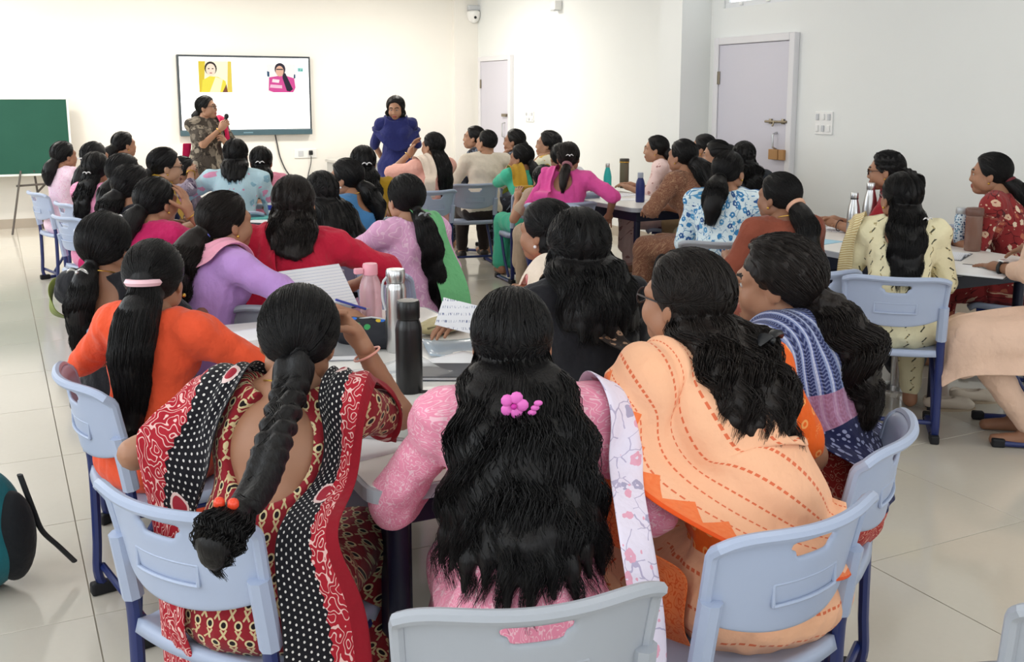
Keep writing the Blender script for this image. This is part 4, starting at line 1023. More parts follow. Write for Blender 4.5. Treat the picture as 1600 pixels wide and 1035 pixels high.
# --- nearest row
def e6_left(b):
    NB, P, eL, shL = b['NB'], b['P'], b['eL'], b['shL']
    A = [NB + A3(-.06, .15, -.12), NB + A3(-.07, .05, .0), NB + A3(-.075, -.05, .0), NB + A3(-.10, -.12, -.13), NB + A3(-.11, -.13, -.25), P + A3(-.10, -.13, .12), P + A3(-.10, -.12, -.05), P + A3(-.09, -.12, -.20)]
    B = [shL + A3(-.04, .10, -.12), shL + A3(-.05, .03, .03), shL + A3(-.075, -.03, .01), shL * .55 + eL * .45 + A3(-.045, -.05, .03), shL * .25 + eL * .75 + A3(-.02, -.06, .02), P + A3(-.18, -.10, .17), P + A3(-.19, -.08, .0), P + A3(-.19, -.07, -.20)]
    return dict(A=A, B=B, m=F('black_dotted_batik', f_dupE6(.16, .30, .62)), nf=3, nu=60, nv=22, wuv=.24, fold=.005)
def e6_right(b):
    NB, P, shR = b['NB'], b['P'], b['shR']
    A = [NB + A3(.10, .16, -.14), NB + A3(.09, .06, .0), NB + A3(.085, -.05, -.005), NB + A3(.09, -.12, -.15), P + A3(.10, -.14, .20), P + A3(.12, -.17, .02), P + A3(.13, -.19, -.14), P + A3(.12, -.20, -.30)]
    B = [NB + A3(.20, .14, -.16), shR + A3(.035, .05, .03), shR + A3(.05, -.05, .02), shR + A3(.045, -.10, -.12), P + A3(.22, -.12, .20), P + A3(.27, -.10, .04), P + A3(.29, -.12, -.16), P + A3(.29, -.14, -.36)]
    return dict(A=A, B=B, m=F('black_dotted_batik_wide', f_dupE6(.125, .22)), nf=2.5, nu=60, nv=20, wuv=.22, fold=.005)
def e6x(b):
    bangle(b, 'R', plain('pale_coral_bangle', '#e8a596', .4), .16, .036, 1); necklace(b)
    c, rd = b['chains'][-1]
    for dx in (-.012, .014): MB().sphere(tuple(c[0] + A3(dx - .01, -.052, .030)), .011, 8).build('hair_bead', plain('orange_bead', '#e2472a', .3), b['root'], True)
sit('E6', 'the woman with the long plait', 'woman with a long plait, deep-backed red print dress and black dotted scarf', 465, 448, 2.28, 22, head=(8, 20, 6), lean=18, side=4,
    L=(-.26, .24, .73), poleL=(-.85, -.35, -.45), R=(.13, .30, .98), poleR=(.45, .0, -1), hands=('relax', 'fist'), palm=(None, dict(dir=(-.55, .2, .6), n=(-.7, -.6, 0))), skin=1, lod=0, chair_hd=58, chair_at=(.45, 2.16),
    hair=dict(kind='braid', g=(.01, -.098, -.055), r=.037, wave=.0, vol=1.02, cover=-.006, wpath=[_C + ray(428, 690) * 1.97, _C + ray(405, 758) * 1.90, _C + ray(382, 795) * 1.85], wtuft=[_C + ray(362, 812) * 1.81, _C + ray(342, 838) * 1.78, _C + ray(335, 862) * 1.78, _C + ray(338, 885) * 1.79], strands=1.3), top=dict(m=F('red_motif_print', f_kurtaE6), sleeve=.55, neck=(.09, .09, .06), cuts=(((.0, -.15, -.09), (.105, .12, .135)),), hem=.30, wr=.003),
    drapes=(e6_left, e6_right), extra=e6x, bulk=1.06)

M_e5d = F('lavender_white_print', floral('#e4dcee', ['#e2a6bd', '#a9a3c0'], 22, .3, '#b7aecb', .03))
def e5d(b):
    NB, P, shR = b['NB'], b['P'], b['shR']
    A = [shR + A3(-.02, .10, -.06), shR + A3(.0, .0, .05), shR + A3(.02, -.08, -.06), P + A3(.15, -.10, .22), P + A3(.17, -.13, .05), P + A3(.16, -.16, -.10)]
    return dict(A=A, B=[a + A3(.075, .03, -.02) for a in A], m=M_e5d, nf=1.5, nu=40, nv=8)
def flower(b):
    c = at_back(b, (.012, -.12, -.045), .045); R = b['Rh']; mb = MB()
    for k in range(5):
        a = 2 * PI * k / 5; q = c + R @ A3(.016 * math.cos(a), -.012, .016 * math.sin(a)); mb.sphere(tuple(q), (.013, .006, .013), 8)
    for k in range(3): mb.sphere(tuple(c + R @ A3(.035 + .006 * k, -.010, -.006 + .010 * (k - 1))), (.009, .004, .006), 8)
    mb.build('flower_clip', plain('pink_flower_clip', '#e06cc0', .4), b['root'], True); MB().sphere(tuple(c + R @ A3(0, -.020, 0)), .006, 8).build('flower_centre', plain('magenta_centre', '#c2259a', .4), b['root'], True)
sit('E5', 'the woman in the pink scroll print', 'woman in pink scroll print with very long black hair and a pink flower clip', 800, 453, 2.2, -8, head=(2, 3, 0), lean=27, L=(-.10, .40, .74), poleL=(-.75, -.4, -.5), R=(.16, .30, .75), lod=0, chair_hd=13, grey=True, chair_at=(.77, 1.58),
    hair=dict(kind='loose', n=11, L=.56, r=.042, spread=52, flare=.34, wave=.014, frizz=1.5, vol=1.0, strands=1.4, taper=.25, cover=.008), top=dict(m=pinkprint, sleeve=1.45, hem=.3), drapes=(e5d,), extra=flower, skin=1)

M_blo = F('orange_blouse_print', f_blouse); M_sari = F('peach_sari', f_sari); M_palE3 = F('peach_sari_pallu', f_pallu(.40))
def e3p(b):
    NB, P, shL, shR, eL = b['NB'], b['P'], b['shL'], b['shR'], b['eL']
    A = [NB + A3(-.06, .16, -.12), NB + A3(-.065, .05, .015), NB + A3(-.05, -.06, .0), NB + A3(.02, -.13, -.15), NB + A3(.10, -.15, -.27), P + A3(.15, -.09, .18), P + A3(.15, .02, .17)]
    B = [shL + A3(-.05, .12, -.16), shL + A3(-.065, .04, .01), shL + A3(-.10, -.05, -.06), eL + A3(-.02, -.12, .07), P + A3(-.12, -.20, .13), P + A3(.10, -.16, .06), P + A3(.15, .0, .10)]
    return dict(A=A, B=B, m=M_palE3, nf=3.2, nu=60, nv=26, wuv=.40, name='sari_pallu', fold=.006, off=.012)
def e3hang(b):
    P, eL = b['P'], b['eL']
    A = [eL + A3(-.05, .0, .08), eL + A3(-.06, .02, -.05), P + A3(-.24, .08, .05), P + A3(-.23, .10, -.12)]
    return dict(A=A, B=[a + A3(.05, -.09, 0) for a in A], m=F('orange_sari_border', lace('#f0844c', '#e2581f', 40, .12)), nf=1, nu=24, nv=8, name='sari_border')
def e3x(b):
    clip(b, (.01, -.12, -.05), M_black, .085); glasses(b); bangle(b, 'L', M_gold, .12)
sit('E3', 'the woman in the peach sari', 'woman in a peach sari with orange blouse and loose dark curls', 1080, 392, 2.36, -40, head=(-58, 5, 0), lean=24, L=(-.16, .34, .76), R=(.14, .30, .76), lod=0, skin=1, chair_hd=-8, chair_at=(1.30, 1.64),
    hair=dict(kind='loose', n=9, L=.38, r=.034, spread=62, flare=.16, rot=-10, wave=.015, frizz=2.2, vol=1.03, strands=1.4, brown=1, dx=.05, curl=.0012), top=dict(m=M_blo, sleeve=.85, name='blouse', zones=[(M_sari, lambda c, b: (c[:, 2] < b['P'][2] + .10))], hem=.36, wr=.006, bottom=M_sari),
    drapes=(e3p, e3hang), extra=e3x, bulk=1.08)

M_ik = F('indigo_striped_ikat', f_ikat); M_e4 = F('red_navy_print', lace('#a8322f', '#d8a08c', 36, .09))
def e4p(b):
    NB, P, shL, shR, eL, eR = [b[k] for k in ('NB', 'P', 'shL', 'shR', 'eL', 'eR')]
    A = [shL + A3(.0, .14, -.10), shL + A3(-.03, .05, .04), shL + A3(-.04, -.07, .0), shL + A3(-.03, -.13, -.18), P + A3(-.16, -.15, .16), P + A3(-.17, -.15, .08), P + A3(-.16, -.15, .01)]
    B = [shR + A3(.04, .10, -.14), shR + A3(.05, .04, .02), shR + A3(.06, -.06, .0), shR + A3(.05, -.12, -.2), P + A3(.18, -.10, .17), P + A3(.17, -.11, .08), P + A3(.16, -.12, .01)]
    return dict(A=A, B=B, m=M_ik, nf=3.5, nu=56, nv=26, wuv=.40)
sit('E4', 'the woman in the indigo striped scarf', 'woman with bushy hair in an indigo striped scarf over a red print dress', 1218, 372, 2.68, -68, head=(-88, 12, 0), lean=14, L=(-.12, .34, .76), R=(.14, .33, .76), lod=0, skin=1, chair_hd=-34, chair_at=(1.73, 1.90),
    hair=dict(kind='pony', g=(0, -.112, -.05), L=.34, r=.066, wave=.022, frizz=4, vol=1.14, strands=1.3, brown=1, curl=.004, hang=.40, taper=.6, cover=-.014), top=dict(m=M_e4, sleeve=.9, hem=.3), drapes=(e4p,), extra=lambda b: MB().sphere(tuple(at_back(b, (.05, -.12, -.06))), (.012, .006, .006)).build('hair_clip', M_pearl, b['root'], True))

M_st2 = F('brown_border_print', floral('#2a2320', ['#7a5b46', '#a2826a'], 40, .34)); M_blk = cloth('black_cloth', '#1b1b20')
sit('E2', 'the woman in black with shoulder-length hair', 'woman in a black dress with a brown bordered stole and loose black hair', 905, 328, 3.15, -28, head=(-14, 3, 0), lean=14, lod=0, skin=1,
    hair=dict(kind='loose', n=8, L=.32, r=.046, spread=72, flare=.22, wave=.008, frizz=1.6, vol=1.1, strands=1.4, cover=.02, taper=.5), top=dict(m=M_blk, sleeve=1.5), drapes=(stole(M_st2, -1, .07, .62, .045, xend=-.10, nf=1),))
M_coral = cloth('coral_pink_cloth', '#ef9c9c'); M_cremed = cloth('cream_dupatta', '#ead9c8')
def e1d(b):
    A = [b['shL'] + A3(.02, .08, -.05), b['shL'] + A3(.01, .0, .05), (b['shL'] * .4 + b['eL'] * .6) + A3(0, -.05, .04), b['eL'] + A3(.0, -.05, .03)]
    return dict(A=A, B=[a + A3(-.07, .06, -.03) for a in A], m=M_cremed, nf=2, nu=24, nv=8)
sit('E1', 'the woman in coral pink half hidden by black hair', 'woman in coral pink with cream scarf on her arm, holding a sheet of paper', 856, 313, 3.85, -78, head=(-62, 10, 0), lean=16, L=('w', onz(735, 505, .80)), R=('w', onz(715, 500, .82)), lod=0, skin=1,
    hair=dict(kind='loose', n=5, L=.18, r=.036, spread=60, vol=1.04, cover=.004, wave=.006), top=dict(m=M_coral, sleeve=1.3), drapes=(e1d,), extra=lambda b: earrings(b, M_pearl))

# --- left side of the near table
M_or = cloth('orange_cotton', '#ee5a37', .3)
sit('A10', 'the woman in orange', 'woman in a plain orange dress with a glossy ponytail in a pink hair tie', 237, 376, 3.15, 36, head=(20, 8, 0), lean=6, L=(-.22, .26, .73), poleL=(-.8, -.35, -.5), R=(.22, .32, .74), poleR=(.9, -.1, -.5), lod=0, skin=1, chair_hd=80, chair_at=(.40, 3.13),
    hair=dict(kind='pony', g=(.0, -.108, .012), L=.46, r=.062, wave=.004, frizz=1.3, strands=1.4, cover=-.006, gz=-.4, hang=.6, vol=.98), top=dict(m=M_or, sleeve=1.0, hem=.28), extra=lambda b: (scrunchie(b, plain('pale_pink_tie', '#f2c5cf', .5), .044, .011, .02), earrings(b)))
M_ol = cloth('olive_green_cloth', '#7f8a44')
def a9d(b):
    shL, eL = b['shL'], b['eL']
    A = [shL + A3(-.03, .09, -.03), shL + A3(-.05, .0, .02), shL + A3(-.05, -.05, -.08), eL + A3(-.0, -.05, .05)]
    return dict(A=A, B=[a + A3(-.055, .045, -.02) for a in A], m=M_ol, nf=1.5, nu=24, nv=8, name='olive_border')
sit('A9', 'the woman with the silver hair clip', 'woman in a low-backed black blouse with olive border, hair tied low with a silver clip', 160, 333, 3.6, 34, head=(34, 8, 0), lean=5, side=-9, lod=0, skin=2,
    L=(-.12, .34, .73), poleL=(-.45, -.3, -.9), chair_hd=60, chair_at=(.52, 3.78),
    hair=dict(kind='pony', g=(-.005, -.108, -.062), L=.32, r=.046, wave=.010, frizz=1.8, dx=-.03, strands=1.2, vol=1.02), top=dict(m=M_blk, sleeve=.7, cuts=(((0, -.15, -.06), (.12, .13, .10)),)), drapes=(a9d,), extra=lambda b: (clip(b, (0, -.135, -.066), M_steel, .07), necklace(b)))
M_li = cloth('lilac_cotton', '#bd93d4'); M_pk = cloth('soft_pink_scarf', '#f2a9c0')
def a11d(b):
    NB, P = b['NB'], b['P']
    A = [NB + A3(.06, .16, -.18), NB + A3(.05, .07, -.02), NB + A3(.035, -.045, .02), NB + A3(-.04, -.05, .02), NB + A3(-.10, -.08, -.10), P + A3(-.10, -.16, .12), P + A3(-.10, -.18, .0)]
    B = [NB + A3(.15, .14, -.22), NB + A3(.12, .06, -.03), NB + A3(.10, -.06, -.02), NB + A3(-.02, -.11, -.10), NB + A3(-.15, -.06, -.12), P + A3(-.19, -.12, .12), P + A3(-.19, -.14, .0)]
    return dict(A=A, B=B, m=M_pk, nf=2, nu=50, nv=10)
sit('A11', 'the woman in lilac', 'woman in lilac with a soft pink scarf writing at the table, blue hair tie', 347, 300, 3.95, 58, head=(62, 6, 0), lean=12, R=('w', onz(545, 492, .76)), L=(-.05, .36, .75), hands=('relax', 'grip'), lod=0, skin=1,
    hair=dict(kind='pony', g=(-.005, -.108, -.035), L=.36, r=.064, wave=.016, frizz=1.8, brown=1, strands=1.3, hang=.55), top=dict(m=M_li, sleeve=1.4), drapes=(a11d,), extra=lambda b: (scrunchie(b, plain('blue_tie', '#6f78d8', .5), .032, .010, .03), necklace(b), earrings(b)))
M_red = cloth('crimson_cloth', '#c21f3c', .4)
sit('A12', 'the woman in crimson', 'woman in crimson with thick hair gathered low on her neck', 457, 275, 4.2, 4, head=(6, 6, 0), lean=12, L=(-.25, .30, .74), R=(.24, .30, .74), poleR=(1, 0, -.3), lod=0, skin=1, grey=True,
    hair=dict(kind='loose', n=6, L=.25, r=.044, spread=50, flare=.12, wave=.010, taper=.7, strands=1.2, brown=1, frizz=1.4), top=dict(m=M_red, sleeve=1.3, wr=.006), drapes=(stole(M_red, -1, .12, .62, .05),), bulk=1.06)
M_mv = F('mauve_print', lace('#dba6cb', '#ecc9de', 14, .08)); M_gr = cloth('green_scarf', '#6fb87f', .35)
sit('A18', 'the woman with the green scarf', 'woman in mauve with a long green scarf, arm stretched along the table', 635, 273, 4.95, -32, head=(-28, 8, 0), lean=10, L=('w', onz(528, 398, .76)), R=(.16, .28, .72), poleL=(-.7, -.2, -.5), lod=0, skin=0, chair_hd=75,
    hair=dict(kind='pony', g=(.01, -.105, -.055), L=.50, r=.052, dx=.06, wave=.008, frizz=1.5, strands=1.2), top=dict(m=M_mv, sleeve=1.8, hem=.34), drapes=(stole(M_gr, 1, .16, .28, -.02, nf=3, xend=.0, back=-.20),), extra=lambda b: clip(b, (0, -.13, -.06), plain('grey_clip', '#8d9196', .4), .06))

# --- left group
M_mg = cloth('magenta_cloth', '#bb1f5c', .35); M_pkd = F('pink_small_print', lace('#e78fb4', '#f2b9d0', 26, .08)); M_navd = cloth('navy_cloth', '#232a4d'); M_must = cloth('mustard_cloth', '#b8912f'); M_gy = cloth('slate_cloth', '#4a505c')
sit('A8', 'the woman in magenta', 'woman in magenta resting her cheek on her hand', 240, 277, 4.9, 46, head=(52, 8, 0), chair_hd=66, lean=16, R=(.125, .24, 1.0), poleR=(.5, .3, -.9), palm=(None, dict(dir=(-.25, -.05, 1), n=(-1, -.2, 0))), skin=1, lod=1,
    hair=dict(kind='pony', g=(0, -.105, -.05), L=.16, r=.05, strands=1.2), top=dict(m=M_mg, sleeve=1.35), drapes=(stole(M_mg, -1, .1, .7, .04),), extra=lambda b: (clip(b, (0, -.13, -.05)), earrings(b), bangle(b, 'R')))
sit('A6', 'the woman in navy print at left', 'woman in a navy white print with hair in a loose knot, seen in half profile', 203, 257, 5.5, 62, head=(62, 8, 0), lean=3, chair_hd=78, coff=(0, .03), skin=1, hair=dict(kind='pony', g=(0, -.108, -.045), L=.20, r=.062, wave=.014, frizz=1.6), top=dict(m=darkpr, sleeve=1.0), extra=earrings)
sit('A7', 'the woman in spectacles and mustard scarf', 'woman in spectacles, navy dress and mustard scarf, looking down to the right', 255, 231, 6.55, 96, head=(80, 14, 0), lean=14, skin=3, hair=dict(kind='pony', g=(0, -.105, -.05), L=.22, r=.05), top=dict(m=M_navd, sleeve=1.0), drapes=(stole(M_must, 1, .13, .6, .02),), extra=lambda b: (glasses(b), earrings(b)))
sit('A7b', 'the woman in grey purple print', 'woman in grey purple print behind the spectacled woman, hand raised to her face', 284, 245, 7.4, 120, head=(95, 6, 0), R=(.06, .22, 1.02), L=(-.1, .3, .76), skin=1, hair=dict(kind='pony', g=(0, -.105, -.05), L=.2, r=.05), top=dict(m=purpfl, sleeve=1.3), extra=lambda b: bangle(b, 'R', n=2))
sit('A5', 'the woman in slate behind navy print', 'dark-haired woman in slate grey between the pink and navy print dresses', 190, 240, 6.1, 60, head=(50, 6, 0), lean=3, chair_hd=78, coff=(0, .03), skin=1, hair=dict(kind='pony', g=(0, -.105, -.05), L=.22, r=.05), top=dict(m=M_gy, sleeve=1.0))
sit('A4', 'the woman in pink with long hair at left', 'woman in small pink print with long hair half clipped back, near the chalkboard', 148, 238, 6.9, 48, head=(28, 6, 0), lean=3, chair_hd=68, coff=(0, .03), skin=1, hair=dict(kind='loose', n=4, L=.40, r=.036, spread=35, dx=-.10, wave=.012, frizz=1.5), top=dict(m=M_pkd, sleeve=1.2), extra=lambda b: clip(b, (0, -.125, -.01)))
sit('A2', 'the woman in white print behind pink', 'woman in a white and pink print behind the long-haired woman in pink', 145, 222, 7.75, 58, head=(52, 6, 0), lean=3, chair_hd=76, coff=(0, .02), skin=1, lod=2, hair=dict(kind='pony', g=(0, -.105, -.04), L=.30, r=.045, dx=-.1), top=dict(m=wpink, sleeve=1.1), extra=lambda b: clip(b, (0, -.125, -.0)))
sit('A1', 'the leftmost woman', 'leftmost woman, in pale pink with a low ponytail, beside the chalkboard', 97, 221, 8.6, 62, head=(62, 6, 0), lean=3, chair_hd=76, coff=(0, .02), skin=1, lod=2, hair=dict(kind='pony', g=(0, -.105, -.05), L=.20, r=.055, wave=.008), top=dict(m=F('pale_pink_print', lace('#f0d4e2', '#e8b5cf', 20, .08)), sleeve=1.1))
sit('A3', 'the farthest woman at left', 'farthest woman on the left, head seen below the wall between chalkboard and display', 191, 206, 9.4, 62, head=(66, 6, 0), skin=1, lod=2, hair=dict(kind='pony', g=(0, -.105, -.04), L=.18, r=.06), top=dict(m=M_gy, sleeve=1.0), extra=earrings)
# --- centre, below the display
sit('A16', 'the woman in light blue floral', 'woman in light blue floral with straight shoulder-length hair below the display', 367, 217, 7.35, 8, head=(14, 6, 0), skin=1, lod=1, L=(-.34, .30, .74), poleL=(-.8, -.1, -.4), hair=dict(kind='loose', n=6, L=.24, r=.036, spread=75, cover=.02), top=dict(m=lbfl, sleeve=1.4))
sit('A17', 'the woman in rose pink with white clip', 'woman in rose pink with long hair held by a white clip, below the display', 407, 229, 7.9, 0, head=(4, 4, 0), skin=1, lod=1, grey=True, hair=dict(kind='loose', n=4, L=.36, r=.038, spread=42, wave=.010, frizz=1.4), top=dict(m=F('rose_print', lace('#e58aa4', '#efb0c0', 26, .08)), sleeve=1.0), extra=lambda b: clip(b, (0, -.128, .01), None, .06))
sit('A13', 'the woman in the black drape', 'woman wrapped in a black drape behind the woman in crimson', 502, 268, 5.55, -38, head=(-30, 8, 0), skin=1, lod=1, L=(-.2, .3, .74), R=(.25, .28, .72), hair=dict(kind='loose', n=6, L=.34, r=.04, spread=70, cover=.01, flare=.2), top=dict(m=M_blk, sleeve=1.8), drapes=(stole(M_blk, 1, .17, .45, -.06, nf=2),), bulk=1.1)
M_bl = cloth('blue_blouse', '#4a83b8', .3)
sit('A14', 'the woman in the blue blouse', 'woman in a blue blouse with face in profile to the left and low tied hair', 542, 248, 6.15, -62, head=(-68, 8, 0), skin=1, lod=1, hair=dict(kind='pony', g=(0, -.108, -.05), L=.24, r=.055, wave=.01), top=dict(m=M_bl, sleeve=.9, cuts=(((0, -.12, -.02), (.09, .10, .07)),)), extra=lambda b: (earrings(b, M_pearl), necklace(b)))
M_yl = cloth('mustard_yellow_dress', '#b08a22')
sit('A15', 'the woman in mustard yellow', 'woman in mustard yellow with long wavy hair and a white butterfly clip', 567, 228, 7.0, -4, head=(-6, 4, 0), skin=1, lod=1, grey=True, hair=dict(kind='loose', n=5, L=.46, r=.036, spread=50, wave=.012, frizz=1.6, flare=.15), top=dict(m=M_yl, sleeve=1.0), extra=lambda b: clip(b, (.01, -.125, .01), None, .06))
# --- standing presenters
M_cr = cloth('crimson_pink_scarf', '#cf1f58'); 
def s1d(b):
    NB, P = b['NB'], b['P']
    A = [NB + A3(-.12, .13, -.42), NB + A3(-.11, .12, -.2), NB + A3(-.08, .05, .02), NB + A3(-.09, -.08, -.06), P + A3(-.13, -.16, .1), P + A3(-.13, -.2, -.25)]
    return dict(A=A, B=[a + A3(-.10, -.01, -.02) for a in A], m=M_cr, nf=1.5, nu=36, nv=8)
def s1d2(b):
    P = b['P']; A = [P + A3(.10, -.10, .26), P + A3(.12, -.11, .0), P + A3(.13, -.12, -.35)]
    return dict(A=A, B=[a + A3(.10, -.02, 0) for a in A], m=M_cr, nf=1.5, nu=24, nv=8)
r_, b_ = person('standing woman in a grey leaf print with crimson scarf speaking into a microphone', 320, 150, 10.5, 152, head=(112, 4, 0), lean=0, standing=True, lod=1, skin=0, R=(-.03, .24, 1.22), L=(-.09, .22, 1.08), poleR=(.7, -.1, -.8), poleL=(-.7, -.1, -.8), hands=('grip', 'grip'), palm=(dict(dir=(.5, .5, .5), n=(.6, -.6, .1)), dict(dir=(-.4, .4, .6), n=(-.6, -.6, .1))),
    hair=dict(kind='pony', g=(0, -.108, -.05), L=.12, r=.05), top=dict(m=greyleaf, sleeve=.75, hem=.30), drapes=(s1d, s1d2), extra=lambda b: (glasses(b), bangle(b, 'R')), bulk=1.15)
S1 = (r_, b_)
M_nv = cloth('navy_blue_dress', '#272d68', .35)
def s2d(b):
    NB = b['NB']; A, B = [], []
    for a in np.linspace(-2.9, 2.9, 9):
        x, y = math.sin(a), math.cos(a); A.append(NB + A3(.10 * x, .10 * y, -.015)); B.append(NB + A3(.24 * x, .17 * y, -.12 - .22 * max(0, math.cos(a)) ** 2))
    return dict(A=A, B=B, m=M_nv, nf=2, nu=44, nv=12, fold=.008)
person('standing woman in navy blue with hands behind her back looking down', 618, 151, 10.9, 176, head=(-168, 24, 0), lean=2, standing=True, lod=1, skin=0, L=(-.12, -.13, .84), R=(.12, -.13, .84), poleL=(-.6, -.3, -.2), poleR=(.6, -.3, -.2),
    hair=dict(kind='loose', n=7, L=.17, r=.034, spread=95, vol=1.12, curl=.003, wave=.012, frizz=1.8, cover=-.004), top=dict(m=M_nv, sleeve=1.0, hem=.30), drapes=(s2d,), bulk=1.02)
# --- far group right of centre
M_pe = cloth('peach_cloth', '#eeb3a4', .3); M_shirt = cloth('cream_shirt', '#d9cfbf', .25); M_trs = cloth('dark_brown_trousers', '#2c2422'); M_aq = cloth('aqua_cloth', '#4fc3a1', .3); M_hot = cloth('hot_pink_cloth', '#e557a3', .3)
sit('B1', 'the woman in peach with straight hair', 'woman in peach with very long straight black hair, hand at her chin', 678, 207, 8.9, -34, head=(-52, 4, 0), lean=5, side=9, coff=(-.10, 0), L=(-.07, .20, 1.06), poleL=(-.7, .35, -.7), palm=(dict(dir=(.4, -.1, 1), n=(.6, -.7, 0)), None), skin=0, lod=1, hair=dict(kind='loose', n=5, L=.58, r=.034, spread=55, dx=.02), top=dict(m=M_pe, sleeve=1.2), drapes=(stole(M_cremed, -1, .12, .7, .06),), extra=lambda b: bangle(b, 'L'))
sit('B2', 'the woman beyond the man', 'woman in profile just beyond the man in the cream shirt', 742, 197, 10.4, -72, head=(-82, 4, 0), skin=0, lod=2, hair=dict(kind='bun', g=(0, -.11, -.02), r=.05), top=dict(m=darkpr, sleeve=1.0))
sit('B3', 'the man in the cream shirt', 'man in a cream shirt and dark trousers looking to the left', 762, 203, 9.55, -14, head=(-48, 2, 0), lean=5, side=8, coff=(-.12, 0), male=True, skin=0, lod=1, L=(-.20, .30, .72), R=(.15, .36, .75), grey=False, hair=dict(kind='none', g=(0, -.1, 0), cover=-.012, vol=.94), top=dict(m=M_shirt, sleeve=1.85, skirt=False, bottom=M_trs, shoes=True, neck=(.062, .062, .05)), bulk=1.08)
sit('B4', 'the woman in dark print beyond aqua', 'woman in a dark print with her hand to her mouth behind the woman in aqua', 805, 202, 10.1, -62, head=(-76, 6, 0), L=(-.05, .2, 1.02), poleL=(-.55, .4, -.9), skin=1, lod=2, hair=dict(kind='bun', g=(0, -.11, -.04), r=.045), top=dict(m=darkpr, sleeve=.9))
sit('B5', 'the woman in aqua', 'woman in aqua with a mustard scarf leaning her chin on her hand', 816, 225, 8.75, -22, head=(-66, 8, 0), L=(-.05, .24, .98), poleL=(-.55, .4, -.9), skin=1, lod=1, hair=dict(kind='pony', g=(0, -.108, -.04), L=.30, r=.045), top=dict(m=M_aq, sleeve=1.0, hem=.36), drapes=(stole(M_must, -1, .12, .72, .02),), extra=earrings)
sit('B6', 'the woman in yellow floral', 'woman in white and yellow floral with curly hair, hand at chin, by the bright wall', 858, 205, 9.2, -58, head=(-82, 4, 0), L=(-.05, .2, 1.02), poleL=(-.55, .4, -.9), skin=0, lod=2, hair=dict(kind='pony', g=(0, -.108, -.05), L=.18, r=.06, curl=.003, vol=1.08), top=dict(m=yelfl, sleeve=1.1))
sit('B6b', 'the woman in white behind hot pink', 'woman in white mostly hidden behind the woman in hot pink', 876, 224, 8.7, -20, head=(-20, 4, 0), skin=1, lod=2, hair=dict(kind='pony', g=(0, -.108, -.05), L=.2, r=.05), top=dict(m=cloth('white_cotton', '#dfe0e6'), sleeve=1.0), extra=lambda b: clip(b, (0, -.125, -.0)))
sit('B8', 'the woman leaning low beside hot pink', 'dark-haired woman leaning low on her arm between aqua and hot pink', 850, 258, 8.2, -30, head=(-35, 14, -10), lean=44, side=14, skin=0, lod=2, hair=dict(kind='loose', n=5, L=.26, r=.036, spread=70), top=dict(m=cloth('beige_cloth', '#b9a48f'), sleeve=.6))
sit('B7', 'the woman in hot pink', 'woman in hot pink with a short ponytail and a small silver clip', 888, 222, 7.8, 20, head=(4, 4, 0), lean=10, L=(-.24, .28, .72), R=(.30, .20, .66), poleR=(1, -.2, -.3), skin=1, lod=1, hair=dict(kind='pony', g=(0, -.108, -.045), L=.22, r=.036, brown=1), top=dict(m=M_hot, sleeve=1.0, hem=.40, cuts=(((0, -.13, -.04), (.085, .10, .09)),)), drapes=(stole(M_hot, -1, .11, .7, .06),), extra=lambda b: (scrunchie(b, plain('dull_pink_tie', '#a8707a', .6), .030, .012, .05), clip(b, (.02, -.125, .03))), bulk=1.05)
# --- right-hand far group
M_tan = cloth('tan_cloth', '#a88f6c'); M_dk = cloth('charcoal_cloth', '#2c3138'); M_ru = cloth('rust_brown_cloth', '#8c4a38', .3)
sit('C1', 'the woman in pale pink floral', 'woman in pale pink floral in profile to the left, hair in a bun', 1027, 212, 9.0, -84, head=(-86, 9, 0), skin=0, lod=1, hair=dict(kind='bun', g=(0, -.112, -.05), r=.055), top=dict(m=palepk, sleeve=1.3), extra=earrings)
sit('C3', 'the woman in tan beyond brown print', 'woman in tan seen between the brown print and the grey door', 1101, 210, 8.7, -72, head=(-78, 6, 0), skin=1, lod=2, hair=dict(kind='bun', g=(0, -.112, -.04), r=.04), top=dict(m=M_tan, sleeve=1.0), extra=earrings)
sit('C4', 'the woman with her chin on her fist', 'woman with her chin on her fist just behind the blue floral dress', 1121, 219, 8.0, -84, head=(-88, 12, 0), L=(-.03, .22, 1.0), R=(.05, .22, .99), skin=0, lod=2, hair=dict(kind='bun', g=(0, -.115, .03), r=.05, curl=.003), top=dict(m=cloth('sand_cloth', '#b7a27e'), sleeve=.9))
sit('C2', 'the woman in brown print', 'woman in a brown print with thick low ponytail, forearm on the table', 1069, 218, 7.2, -54, head=(-56, 4, 0), L=(-.18, .32, .75), R=(.10, .34, .75), poleL=(-.8, 0, -.6), skin=1, lod=1, hair=dict(kind='pony', g=(0, -.108, -.05), L=.26, r=.075, hang=.4, brown=0), top=dict(m=brownpr, sleeve=.95), extra=lambda b: (earrings(b), clip(b, (0, -.13, -.05), M_pearl, .03)))
sit('C5', 'the woman with curly hair in charcoal', 'woman in charcoal with long curly hair in front of the grey door', 1163, 221, 7.75, -26, head=(-14, 4, 0), skin=1, lod=1, hair=dict(kind='loose', n=5, L=.36, r=.040, spread=50, curl=.005, wave=.016, frizz=1.6, dx=.10), top=dict(m=M_dk, sleeve=1.0))
sit('C6', 'the woman in blue floral', 'woman in white and blue floral with a thick low ponytail', 1138, 236, 5.9, 8, head=(26, 4, 0), L=(-.14, .34, .73), R=(.14, .34, .73), poleL=(-.4, -.3, -.9), poleR=(.4, -.3, -.9), skin=1, lod=0, grey=True, hair=dict(kind='pony', g=(-.01, -.106, -.05), L=.27, r=.066, dx=-.10, wave=.008, taper=.6), top=dict(m=bluefl, sleeve=1.2, wr=.006), extra=earrings, bulk=1.08, chair_hd=40)
